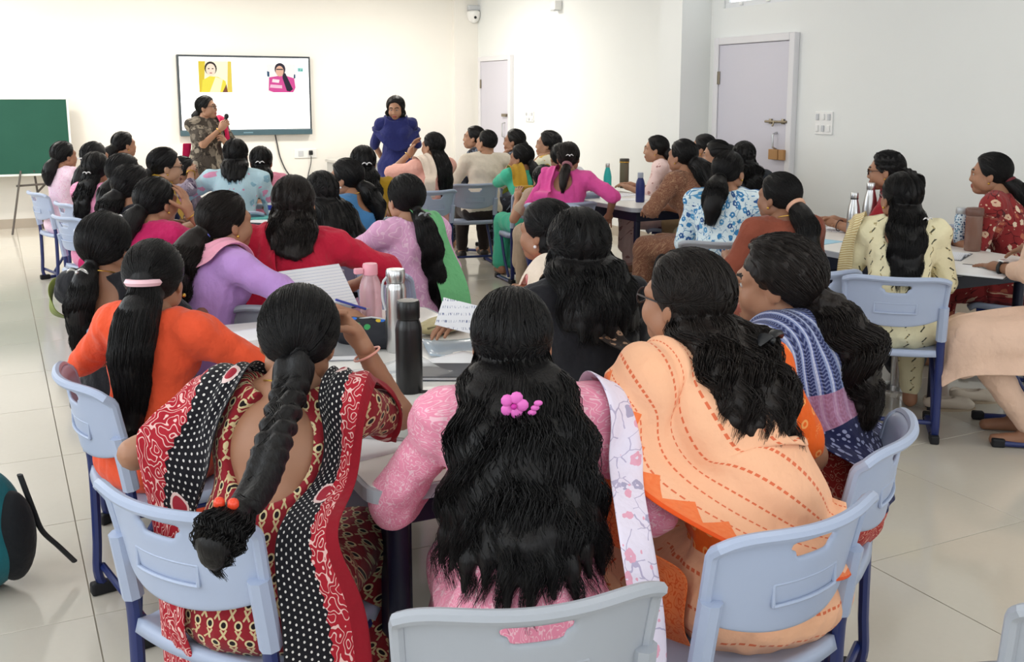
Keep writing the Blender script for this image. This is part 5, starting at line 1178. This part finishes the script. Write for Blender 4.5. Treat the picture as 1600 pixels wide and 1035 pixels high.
sit('C7', 'the woman in rust brown', 'woman in rust brown with a ponytail in a peach scrunchie', 1221, 270, 4.95, -30, head=(-58, 6, 0), L=(-.16, .34, .75), skin=2, lod=0, hair=dict(kind='pony', g=(0, -.110, -.03), L=.34, r=.056, hang=.4, wave=.006), top=dict(m=M_ru, sleeve=1.1), extra=lambda b: (scrunchie(b, plain('peach_scrunchie', '#e3b196', .7), .034, .016, .05), earrings(b), necklace(b)))
# --- right table
M_rd = cloth('brick_red_cloth', '#9c2730', .3); M_lb = cloth('blush_beige_cloth', '#e3c1ab', .3)
sit('D1', 'the woman in brick red and spectacles', 'woman in brick red and spectacles, hands together on the right table', 1388, 236, 6.25, -90, head=(-86, 13, 0), L=(-.03, .44, .77), R=(.05, .42, .78), skin=1, lod=0, hands=('relax', 'relax'), hair=dict(kind='pony', g=(0, -.108, -.02), L=.18, r=.062, curl=.006, wave=.02, frizz=2.0, hang=.3), top=dict(m=M_rd, sleeve=1.2), extra=lambda b: (glasses(b), earrings(b), bangle(b, 'L', plain('dark_bangle', '#3a2a28'), .2)))
def d2r(b):
    shL, eL, P = b['shL'], b['eL'], b['P']
    A = [shL + A3(.01, .06, .03), shL + A3(-.01, -.04, .04), (shL + eL) / 2 + A3(-.01, -.06, .02), eL + A3(.02, -.06, -.02), P + A3(-.20, -.12, .02)]
    return dict(A=A, B=[a + A3(-.07, -.015, -.01) for a in A], m=F('mustard_pinstripe', stripes([(0, '#c9b07a'), (.5, '#e9ddb4')], .012, 0)), nf=2, nu=36, nv=8, name='ruffle')
sit('D2', 'the woman in cream leaf print', 'woman in a cream leaf print with long black hair and a small silver clip', 1412, 270, 4.85, -4, head=(-30, 4, 0), L=(-.16, .34, .73), R=(.15, .34, .73), poleL=(-.4, -.3, -.9), poleR=(.35, -.3, -.9), skin=1, lod=0, grey=False, coff=(-.03, -.05), hair=dict(kind='loose', n=6, L=.46, r=.038, spread=48, wave=.010, frizz=1.6, vol=1.02), top=dict(m=creampr, sleeve=1.0, hem=.10, cuts=(((0, -.13, -.03), (.085, .10, .08)),)), drapes=(d2r,), extra=lambda b: (clip(b, (.03, -.12, -.07), M_pearl, .04), glasses(b), earrings(b)), bulk=1.08)
sit('D4', 'the woman in red floral', 'woman in red floral in profile to the left against the white wall', 1553, 239, 5.75, -82, head=(-86, 10, 0), L=(-.06, .36, .76), R=(.10, .34, .76), skin=1, lod=0, hair=dict(kind='pony', g=(0, -.108, -.03), L=.22, r=.045), top=dict(m=redfl, sleeve=.9), extra=lambda b: (earrings(b), scrunchie(b, plain('maroon_tie', '#6d1f2b', .6), .028, .012, .05)))
def d5d(b):
    P, k0 = b['P'], b['kn'][0]
    A = [P + A3(.02, -.08, .12), P + A3(.0, .15, .12), k0 + A3(.08, .02, .11), k0 + A3(.10, .12, .06)]
    B = [P + A3(-.24, -.08, -.12), P + A3(-.25, .12, -.14), k0 + A3(-.12, .02, -.13), k0 + A3(-.09, .13, -.20)]
    return dict(A=A, B=B, m=M_lb, nf=1.5, nu=30, nv=14, name='kurta_flap', fold=.008)
def d5x(b):
    e, q = b['eL'], b['wL']; ax = nrm(q - e); c = q + (e - q) * .14
    ring(b, 'watch_strap', c, ax, .030, .008, M_black); M = Matrix.Translation(Vector(c + A3(0, 0, .034))) @ Matrix.Rotation(math.atan2(-ax[0], ax[1]), 4, 'Z')
    MB().box((-.018, -.018, -.005), (.018, .018, .005), .004, M=M).build('watch_face', plain('bright_watch_face', '#f0f3f8', .15, .6, Metallic=.6), b['root'])
sit('D5', 'the woman in blush beige at the right edge', 'woman in blush beige at the right edge of the picture, wearing a wristwatch', 1652, 268, 4.5, -104, head=(-95, 10, 0), lean=5, L=('w', onz(1560, 418, .76)), R=('w', onz(1595, 395, .76)), skin=2, lod=0, hands=('flat', 'flat'), hair=dict(kind='bun', g=(0, -.11, -.03), r=.05), top=dict(m=M_lb, sleeve=1.5, hem=.10, bottom=M_lb), extra=d5x, drapes=(d5d,), chair_hd=-51, chair_at=(4.20, 3.02), feety=-.26)
# ================================================================== things
def bottle(label, x, y, z, r, h, m, capm, ch=.18, shoulder=.8, neck=.6, base=None, strap=None, band=None, rot=0):
    e = empty('water_bottle', (x, y, z), rot, label, 'bottle'); hb = h * (1 - ch)
    MB().lathe([(r * .92, 0), (r, .006), (r, hb * shoulder * .5), (r, hb * shoulder), (r * (neck + (1 - neck) * .55), hb * (shoulder + (1 - shoulder) * .55)), (r * neck, hb * .985), (r * neck, hb)], 24).build('bottle_body', m, e, True)
    MB().lathe([(r * neck * 1.04, hb + .001), (r * neck * 1.08, hb + .004), (r * neck * 1.08, h - .006), (r * neck * .98, h)], 24).build('cap', capm, e, True)
    if base: MB().lathe([(r * 1.01, .0), (r * 1.012, base[0]), (r * 1.0, base[0] + .002)], 24).build('base_band', base[1], e, True)
    if band: MB().lathe([(r * neck * 1.09, hb + band[0]), (r * neck * 1.1, hb + band[0] + .002), (r * neck * 1.1, hb + band[1]), (r * neck * 1.09, hb + band[1] + .001)], 24).build('cap_band', band[2], e, True)
    if strap: MB().tube(crv([(-r * neck, 0, hb + .02), (-r * 1.25, 0, hb + .0), (-r * 1.3, 0, hb - .05), (-r * 1.02, 0, hb - .09)], 12), .004, 6).build('carry_loop', strap, e, True)
    return e
P3 = lambda x, y, z=TZ: tuple(onz(x, y, z)[:2])
M_pinkb = plain('translucent_pink_plastic', '#f8ccd4', .2, .5, Transmission_Weight=.6); M_pinkc = plain('pink_cap', '#f0a9b8', .4)
M_blackb = plain('gloss_black_metal', '#0c0d10', .34, .5); M_st = M_steel
bx, by = P3(640, 612); bottle('matt black slim bottle on the nearest table', bx, by, TZ, .038, .265, M_blackb, M_blackb, .20, .86, .80)
bx, by = P3(620, 549); bottle('brushed steel flask beside the black bottle', bx, by, TZ, .035, .275, M_st, M_st, .16, .9, .84, strap=M_grey)
bx, by = P3(580, 500); pb = bottle('translucent pink bottle with pink cap on the nearest table', bx, by, TZ, .042, .215, M_pinkb, M_pinkc, .20, .72, .62)
MB().box((-.062, -.012, .178), (-.028, .012, .20), .005).build('spout', M_pinkc, pb)
bx, by = P3(949, 300); bottle('teal bottle with steel top on the far right table', bx, by, TZ, .035, .25, plain('teal_enamel', '#2bb3b0', .35), M_st, .14, .62, .5, band=None)
bx, by = P3(975, 294); bottle('olive grey tumbler with a gold band', bx, by, TZ, .042, .27, plain('olive_grey_metal', '#6f6a58', .4, .5, Metallic=.3), plain('dark_tumbler_lid', '#3c3a33', .4), .15, .95, .98, band=(.004, .012, M_gold))
bx, by = P3(1000, 316); bottle('navy blue bottle at the near edge of the table with teal bottle', bx, by, TZ, .036, .235, plain('navy_enamel', '#22306e', .35), plain('pale_grey_lid', '#a9b2c0', .4), .18, .75, .6)
bx, by = P3(1332, 370); bottle('shorter steel bottle on the right table', bx, by, TZ, .038, .265, M_st, M_st, .15, .6, .55, band=(.0, .006, M_black))
bx, by = P3(1357, 366); bottle('taller steel bottle beside the spectacled woman in brick red', bx, by, TZ, .044, .315, M_st, M_st, .14, .6, .55)
M_chk = F('blue_icon_print', floral('#cfdde6', ['#2f4f74', '#5f8fb0', '#28384f'], 60, .42)); 
bx, by = P3(1499, 384); bo = bottle('white bottle printed with small blue pictures', bx, by, TZ, .036, .215, plain('blue_icon_base', '#cfdde6', .35), plain('grey_lid', '#b4b9bd', .4, .5, Metallic=.5), .16, .9, .8)
tt_ = NT('bottle_icons'); vv_ = tt_.vor(tt_.obj(), 75, .6); cI = tt_.mix(tt_.lt(vv_[0], .42), lin('#cfdde6'), lin('#2f4f74')); cI = tt_.mix(tt_.M('MULTIPLY', tt_.lt(vv_[0], .30), tt_.gt(tt_.sep(vv_[1])[0], .5)), cI, lin('#6fa3c4')); mI = tt_.fin(cI, .35, .4); bo.children[0].data.materials.clear(); bo.children[0].data.materials.append(mI)
M_brn = plain('translucent_brown_plastic', '#8f6a5c', .2, .5, Transmission_Weight=.3)
bx, by = P3(1519, 392); bottle('tall translucent brown bottle on the right table', bx, by, TZ, .044, .235, M_brn, plain('brown_lid', '#6a4b42', .35), .18, .96, .98)

def sheet(label, px, py, w, d, rz, m, z=TZ, th=.002, name='paper_sheet', cat='paper', bend=0.0, lines=True):
    x, y = P3(px, py, z); n = 8; V = []
    for j in range(n):
        for i in range(n): u, v = i / (n - 1) - .5, j / (n - 1) - .5; V.append((u * w, v * d, th + bend * (u * u * 4) * .02 + bend * .01 * math.sin(5 * v)))
    Q = [(j * n + i, j * n + i + 1, (j + 1) * n + i + 1, (j + 1) * n + i) for j in range(n - 1) for i in range(n - 1)]
    o = link(name, mesh_from(name, V, [np.array(Q)], [m], True), None, (x, y, z), (0, 0, rz)); md = o.modifiers.new('t', 'SOLIDIFY'); md.thickness = th; md.offset = -1
    return tag(o, label, cat)
M_pap = plain('white_paper', '#f3f4f8', .8, .2)
tp_ = NT('lined_paper'); u_, v_, _z = tp_.sep(tp_.obj()); M_line = tp_.fin(tp_.mix(tp_.lt(tp_.M('FRACT', tp_.M('MULTIPLY', v_, 110)), .09), lin('#eef0f6'), lin('#aeb9d4')), .8, .2)
tq_ = NT('written_paper'); M_wr = tq_.fin(tq_.mix(tq_.M('MULTIPLY', tq_.lt(tq_.M('FRACT', tq_.M('MULTIPLY', tq_.sep(tq_.obj())[1], 70)), .35), tq_.gt(tq_.noise(tq_.V('MULTIPLY', tq_.obj(), (260, 60, 1)), 1, 2)[0], .56)), lin('#eff0f6'), lin('#8088a8')), .8, .2)
M_film = plain('clear_plastic_sleeve', '#eef2f6', .10, .7, Alpha=.30)
def notebook(label, px, py, w, d, rz, cover, th=.018, z=TZ, open_=False, page=None):
    x, y = P3(px, py, z); e = empty('notebook', (x, y, z), rz, label, 'notebook')
    if open_:
        for sg in (-1, 1):
            n = 8; V = []
            for j in range(2):
                for i in range(n): u = i / (n - 1); V.append((sg * u * w / 2, (j - .5) * d, .010 + .010 * math.sin(PI * min(1, u * 1.5)) - .008 * u))
            me = mesh_from('page', V, [np.array([(i, i + 1, n + i + 1, n + i) for i in range(n - 1)])], [page or M_line], True); o = link('page', me, e); md = o.modifiers.new('t', 'SOLIDIFY'); md.thickness = .008
        MB().box((-w / 2 - .004, -d / 2 - .004, 0), (w / 2 + .004, d / 2 + .004, .003)).build('cover', cover, e)
    else:
        MB().box((-w / 2, -d / 2, 0), (w / 2, d / 2, .003)).build('cover', cover, e); MB().box((-w / 2 + .004, -d / 2 + .004, .003), (w / 2 - .004, d / 2 - .004, th - .003)).build('pages', M_pap, e); MB().box((-w / 2, -d / 2, th - .003), (w / 2, d / 2, th), .001).build('cover', cover, e)
    return e
def pen(label, px, py, rz, m, z=TZ, L=.14, tiltv=0):
    x, y = P3(px, py, z); e = empty('pen', (x, y, z + .005), rz, label, 'pen')
    MB().tube([(-L / 2, 0, tiltv), (L / 2 * .75, 0, 0)], .0045, 8).build('barrel', m, e, True); MB().tube([(L / 2 * .75, 0, 0), (L / 2, 0, 0)], [.0045, .001], 8).build('tip', M_steel, e, True); return e
# near table
notebook('thick grey notebook under the dark pencil case', 520, 552, .17, .22, -.35, plain('grey_cover', '#8a8d92', .5), .02)
M_case = NT('dark_case_print'); vv = M_case.vor(M_case.obj(), 34, 1); cr = M_case.n('ShaderNodeValToRGB'); cr.color_ramp.interpolation = 'CONSTANT'
for i, (p_, c_) in enumerate([(0, '#2a6fd0'), (.3, '#d8484c'), (.55, '#3f9a5a'), (.8, '#d3b43a')]):
    el = cr.color_ramp.elements[i] if i < 2 else cr.color_ramp.elements.new(p_); el.position = p_; el.color = (*lin(c_), 1)
M_case.t.links.new(M_case.sep(vv[1])[0], cr.inputs[0]); M_case = M_case.fin(M_case.mix(M_case.M('MULTIPLY', M_case.lt(vv[0], .36), M_case.gt(M_case.sep(vv[1])[1], .45)), lin('#26282f'), cr.outputs[0]), .7, .3)
cx_, cy_ = P3(582, 543); pc = tag(empty('pencil_case', (cx_, cy_, TZ), -.5), 'dark pencil case with small coloured marks beside the steel flask', 'pencil case')
cf_ = Field(.03).cone((-.065, 0, .052), (.065, 0, .050), .052, .048).ell((0, 0, .03), (.11, .055, .03)); cv_, cq_ = cf_.mesh(.008); cv_[:, 2] = np.maximum(cv_[:, 2], .001)
link('case_body', mesh_from('case_body', cv_, [cq_], [M_case], True), pc); MB().tube([(-.09, -.01, .092), (0, -.008, .105), (.09, -.01, .092)], .003, 6).build('zip', M_grey, pc, True)
sheet('clear plastic sleeve under the bottles', 610, 590, .30, .22, .25, M_film, TZ, .003, 'plastic_sleeve', 'sleeve', 1.0)
sheet('second clear plastic sleeve with a blue corner behind the flask', 720, 545, .24, .20, -.2, plain('blue_tint_sleeve', '#c8dcef', .15, .6, Alpha=.6), TZ, .004, 'plastic_sleeve', 'sleeve', .6)
sheet('white sheet lying beside the pink-dressed woman', 715, 565, .21, .16, .35, M_pap, TZ + .003)
sheet('white sheet near the elbow of the woman with the plait', 575, 690, .18, .22, .2, M_pap)
sheet('loose sheet under the hand of the woman in lilac', 500, 500, .28, .2, .5, M_wr)
sheet('loose white sheet at the near left of the table', 420, 520, .26, .18, .2, M_pap)
notebook('closed dark notebook in front of the woman in pink print', 700, 585, .16, .21, 1.1, plain('charcoal_cover', '#3c4048', .4), .014)
bx, by = P3(690, 520); ko = tag(empty('cloth_pouch', (bx, by, TZ + .006), .4), 'flat khaki cloth pouch on papers behind the bottles', 'pouch')
kf_ = Field(.02).ell((0, 0, .02), (.12, .07, .022)).ell((.03, .01, .03), (.07, .05, .015)); kv_, kq_ = kf_.mesh(.010); kv_[:, 2] = np.maximum(kv_[:, 2], .001); link('pouch_body', mesh_from('pouch_body', kv_, [kq_], [cloth('khaki_cloth', '#b9ad84', .4)], True), ko)
MB().tube(crv([(-.10, -.03, .03), (0, -.055, .036), (.10, -.02, .03)], 14), .004, 6).build('seam', cloth('khaki_dark', '#8a8262'), ko, True)
ph_ = P3(610, 655); pe_ = tag(empty('smartphone', (ph_[0], ph_[1], TZ), -1.1), 'phone lying screen up near the black bottle', 'phone'); MB().box((-.037, -.078, 0), (.037, .078, .008), .003).build('phone_body', M_black, pe_); MB().box((-.034, -.074, .008), (.034, .074, .0088)).build('phone_screen', plain('dark_glass', '#9fa6ad', .05, .8), pe_)
pen('thin dark pen on the clear sleeve', 590, 588, 1.2, M_black, TZ + .006); pen('black pen lying past the black bottle', 670, 615, -.6, M_black); pen('blue pen in the hand of the woman in lilac', 552, 488, .2, plain('blue_pen', '#3c4aa8', .4), TZ + .05, .14, .05)
pen('pen on the wooden board beside the peach sari', 925, 622, .1, plain('pale_pen', '#cfd2e2', .4), TZ + .03)
bx, by = P3(930, 628); wb_ = tag(empty('writing_board', (bx, by, TZ), -.1), 'light wooden writing board in front of the peach sari', 'board'); MB().box((-.16, -.11, 0), (.16, .11, .016), .003).build('board', plain('light_wood', '#d9b98a', .5), wb_); MB().box((-.05, .085, .016), (.05, .108, .026), .003).build('board_clip', M_steel, wb_)
# propped notebook of the woman in lilac
x_, y_ = P3(512, 487); e_ = tag(empty('notebook', (x_, y_, TZ), .3), 'open notebook propped up in front of the woman in lilac', 'notebook')
MB().box((-.14, -.012, 0), (.14, 0, .20), .002, M=Matrix.Rotation(-.7, 4, 'X')).build('page', M_line, e_); MB().box((-.145, .001, -.002), (.145, .006, .205), M=Matrix.Rotation(-.7, 4, 'X')).build('cover', plain('navy_cover', '#2f3f78', .5), e_)
# paper held up
x_, y_, z_ = onz(718, 494, .84); e_ = tag(empty('paper_sheet', (x_, y_, z_), -.5), 'sheet of paper held up by the woman in coral pink', 'paper'); MB().box((-.07, -.001, -.05), (.07, .001, .05), M=Matrix.Rotation(-.6, 4, 'X') @ Matrix.Rotation(.25, 4, 'Y')).build('sheet', M_wr, e_)
# left / far tables
def cup(label, px, py, c1, c2):
    x, y = P3(px, py); e = empty('paper_cup', (x, y, TZ), 0, label, 'cup'); MB().lathe([(.028, 0), (.036, .085), (.038, .09), (.034, .088), (.027, .01)], 18).build('cup_body', c1, e, True); MB().lathe([(.0335, .045), (.0368, .08), (.0365, .081)], 18).build('cup_band', c2, e, True)
cup('blue and white paper cup behind the woman in crimson', 427, 338, M_white, plain('cup_blue', '#2b3c9a', .4)); cup('paper cup with blue rim near the light blue floral dress', 363, 305, plain('cup_blue2', '#3c50b4', .4), M_white)
sheet('white papers on the left middle table', 320, 352, .3, .2, .3, M_wr); sheet('papers in front of the woman in crimson', 415, 345, .26, .2, .8, M_pap); sheet('teal folder beside the blue cup', 395, 342, .16, .24, 1.2, plain('teal_folder', '#5fb5b0', .5), TZ, .012, 'folder', 'folder')
sheet('papers on the far left table', 330, 318, .4, .3, .1, M_pap)
sheet('papers around the teal bottle', 965, 305, .4, .25, .2, M_wr); sheet('papers near the navy blue bottle', 985, 312, .26, .2, -.4, M_pap)
# right table
notebook('open white notebook under the wristwatch hand', 1535, 425, .36, .26, .45, M_black, open_=True, page=M_pap); notebook('open notebook next to the cream print dress', 1478, 400, .28, .2, .5, plain('grey_cover2', '#6d7076', .5), open_=True)
sheet('pale blue sheet on the right table', 1285, 378, .2, .16, .2, plain('pale_blue_paper', '#a9d3ea', .8)); sheet('papers by the hands of the woman in brick red', 1312, 358, .3, .2, .4, M_wr)
x_, y_ = P3(1478, 385); pu = tag(empty('pencil_pouch', (x_, y_, TZ), .6), 'mauve pencil pouch on the right table', 'pouch'); pf_ = Field(.02).cone((-.08, 0, .022), (.08, 0, .022), .022, .022); v_, q_ = pf_.mesh(.007); v_[:, 2] = np.maximum(v_[:, 2], .001); link('pouch_body', mesh_from('pouch_body', v_, [q_], [cloth('mauve_cloth', '#a98aa6')], True), pu); MB().tube([(-.08, 0, .046), (.08, 0, .046)], .0025, 6).build('zip', M_grey, pu)
# shoes under the right table
M_sh = plain('beige_leather', '#cdbfae', .5)
for k, (px_, py_, lb_) in enumerate([(1480, 640, 'beige slip-on shoe on the floor, nearer of the pair by the cream dress'), (1520, 628, 'beige slip-on shoe on the floor, farther of the pair by the cream dress')]):
    x_, y_ = P3(px_, py_, 0); e_ = tag(empty('shoe', (x_, y_, 0), math.radians(-118)), lb_, 'shoe')
    sf = Field(.02).cone((0, -.085, .046), (0, .08, .030), .038, .034).ell((0, .085, .026), (.036, .05, .026)); sf.cut((0, -.045, .095), (.027, .085, .062)); v_, q_ = sf.mesh(.007); v_[:, 2] = np.maximum(v_[:, 2], .008); link('shoe_upper', mesh_from('shoe_upper', v_, [q_], [M_sh], True), e_)
    MB().poly([(.042 * math.cos(a), .015 + .125 * math.sin(a)) for a in np.linspace(0, 2 * PI, 20)[:-1]], 0, .012).build('sole', plain('tan_sole', '#a8967f', .6), e_)
# black bag under the right table
x_, y_ = P3(1470, 600, 0); bg_ = tag(empty('handbag', (4.45, 4.0, 0), .3), 'dark bag on the floor under the right table', 'bag'); bf_ = Field(.03).ell((0, 0, .13), (.17, .10, .13)); v_, q_ = bf_.mesh(.014); v_[:, 2] = np.maximum(v_[:, 2], .001); link('bag_body', mesh_from('bag_body', v_, [q_], [cloth('dark_bag', '#22232a')], True), bg_); MB().tube(crv([(-.12, 0, .22), (-.06, 0, .36), (.06, 0, .36), (.12, 0, .22)], 16), .009, 6).build('handle', M_cap, bg_, True); MB().box((.10, -.11, .08), (.13, -.095, .24), .004).build('yellow_tag', plain('yellow_tag', '#d8b63c', .5), bg_)
# black shoulder bag beside blue floral woman
x_, y_ = P3(1030, 430, 0); bg2 = tag(empty('handbag', (4.02, 5.75, 0), .5), 'brown and black bag hanging low between hot pink and blue floral', 'bag'); bf_ = Field(.03).ell((0, 0, .17), (.20, .10, .17)); bf_.wr = .006; v_, q_ = bf_.mesh(.014); v_[:, 2] = np.maximum(v_[:, 2], .001); link('bag_body', mesh_from('bag_body', v_, [q_], [cloth('brown_black_bag', '#3a302b')], True), bg2); MB().tube(crv([(-.14, 0, .29), (-.07, 0, .46), (.07, 0, .46), (.14, 0, .29)], 16), .009, 6).build('handle', M_cap, bg2, True)
# teal backpack at the left edge
M_teal = cloth('teal_nylon', '#1f6f7a', .2); bp = tag(empty('backpack', (-.15, 3.50, 0), math.radians(20)), 'teal and black backpack standing on the floor at the left edge with a loose strap', 'backpack')
bf_ = Field(.03).ell((0, 0, .20), (.16, .11, .21)).ell((0, 0, .13), (.165, .125, .13)); v_, q_ = bf_.mesh(.012); v_[:, 2] = np.maximum(v_[:, 2], .001)
link('pack_body', mesh_from('pack_body', v_, [q_], [M_teal], True), bp); pf_ = Field(.02).ell((.10, -.06, .17), (.07, .07, .15)); v_, q_ = pf_.mesh(.012); v_[:, 2] = np.maximum(v_[:, 2], .001); link('side_pocket', mesh_from('side_pocket', v_, [q_], [cloth('black_nylon', '#191c20', .2)], True), bp)
MB().tube(crv([(.14, -.05, .36), (.165, -.07, .24), (.18, -.09, .17), (.22, -.11, .11), (.26, -.13, .05)], 24), .020, 6, sy=.35).build('strap', plain('black_strap', '#232427', .7), bp, True)
# black microphone in the presenter's hand
R_, b_ = S1; q_ = b_['wR'] + (b_['hand'][1][0] @ A3(0, -.03, .08)); Mw = Matrix.Rotation(R_.rotation_euler.z, 4, 'Z'); wq_ = Vector((R_.location.x, R_.location.y, 0)) + Mw.to_3x3() @ Vector(q_)
mc = tag(empty('microphone', wq_, R_.rotation_euler.z), 'black handheld microphone held by the standing woman in grey print', 'microphone'); MB().tube([(.06, -.02, -.10), (.0, .0, .05)], [.011, .016], 10).build('handle', M_black, mc, True); MB().sphere((-.006, .004, .07), (.024, .024, .028), 12).build('head_grille', plain('dark_grille', '#232327', .7), mc, True)
# desk with things by the wall under the display
dk = tag(empty('side_desk', (4.45, 13.0, 0)), 'pale grey desk against the wall right of the display', 'desk')
MB().box((-.55, -.3, .70), (.75, .3, .735), .004).build('desktop', plain('grey_top', '#c9c7c2', .4), dk); MB().box((-.22, -.28, .0), (.72, .28, .70), .004).build('cabinet', plain('grey_cabinet', '#9fa2a6', .5), dk); MB().box((-.53, -.28, 0), (-.49, .28, .70)).build('side_panel', plain('grey_side', '#b9b9b6', .5), dk)
MB().box((-.49, -.2, .40), (-.23, .25, .42)).build('shelf', M_black, dk)
e_ = tag(empty('equipment_box', (4.10, 12.9, .42)), 'black equipment box on the desk shelf', 'box'); MB().box((-.11, -.12, 0), (.11, .12, .17), .006).build('case', M_black, e_); MB().box((-.09, -.124, .04), (.09, -.12, .12)).build('front_panel', plain('dark_panel', '#3a3f55', .4), e_)
lp_ = tag(empty('straw_hat_bag', (4.75, 12.95, .735)), 'small tan pouch lying on the desk by the wall', 'pouch'); pf_ = Field(.03).ell((0, 0, .05), (.17, .10, .055)); v_, q_ = pf_.mesh(.014); v_[:, 2] = np.maximum(v_[:, 2], .001); link('pouch_body', mesh_from('pouch_body', v_, [q_], [cloth('tan_leather', '#c39a6c')], True), lp_); MB().tube(crv([(-.1, 0, .09), (0, .02, .13), (.1, 0, .09)], 10), .006, 6).build('handle', cloth('tan_strap', '#9b754a'), lp_, True); lp_.name = 'tan_pouch'
e_ = tag(empty('storage_box', (1.55, 12.9, 0)), 'low wooden crate by the wall below the display', 'box'); MB().box((-.35, -.2, 0), (.35, .2, .62), .005).build('carton', plain('orange_wood', '#c98a5e', .6), e_); MB().box((-.36, -.21, .62), (.36, .21, .65), .004).build('lid', plain('pale_wood', '#e0b58a', .6), e_)

# empty chair cut by the lower right corner
chair('empty light-greyed blue plastic chair cut off by the lower right corner of the picture', (1.68, 1.13), 20, True)
notebook('clear-covered file lying in front of the black bottle', 600, 668, .20, .27, .9, plain('clear_grey_cover', '#c3c7c4', .2, .6), .012)
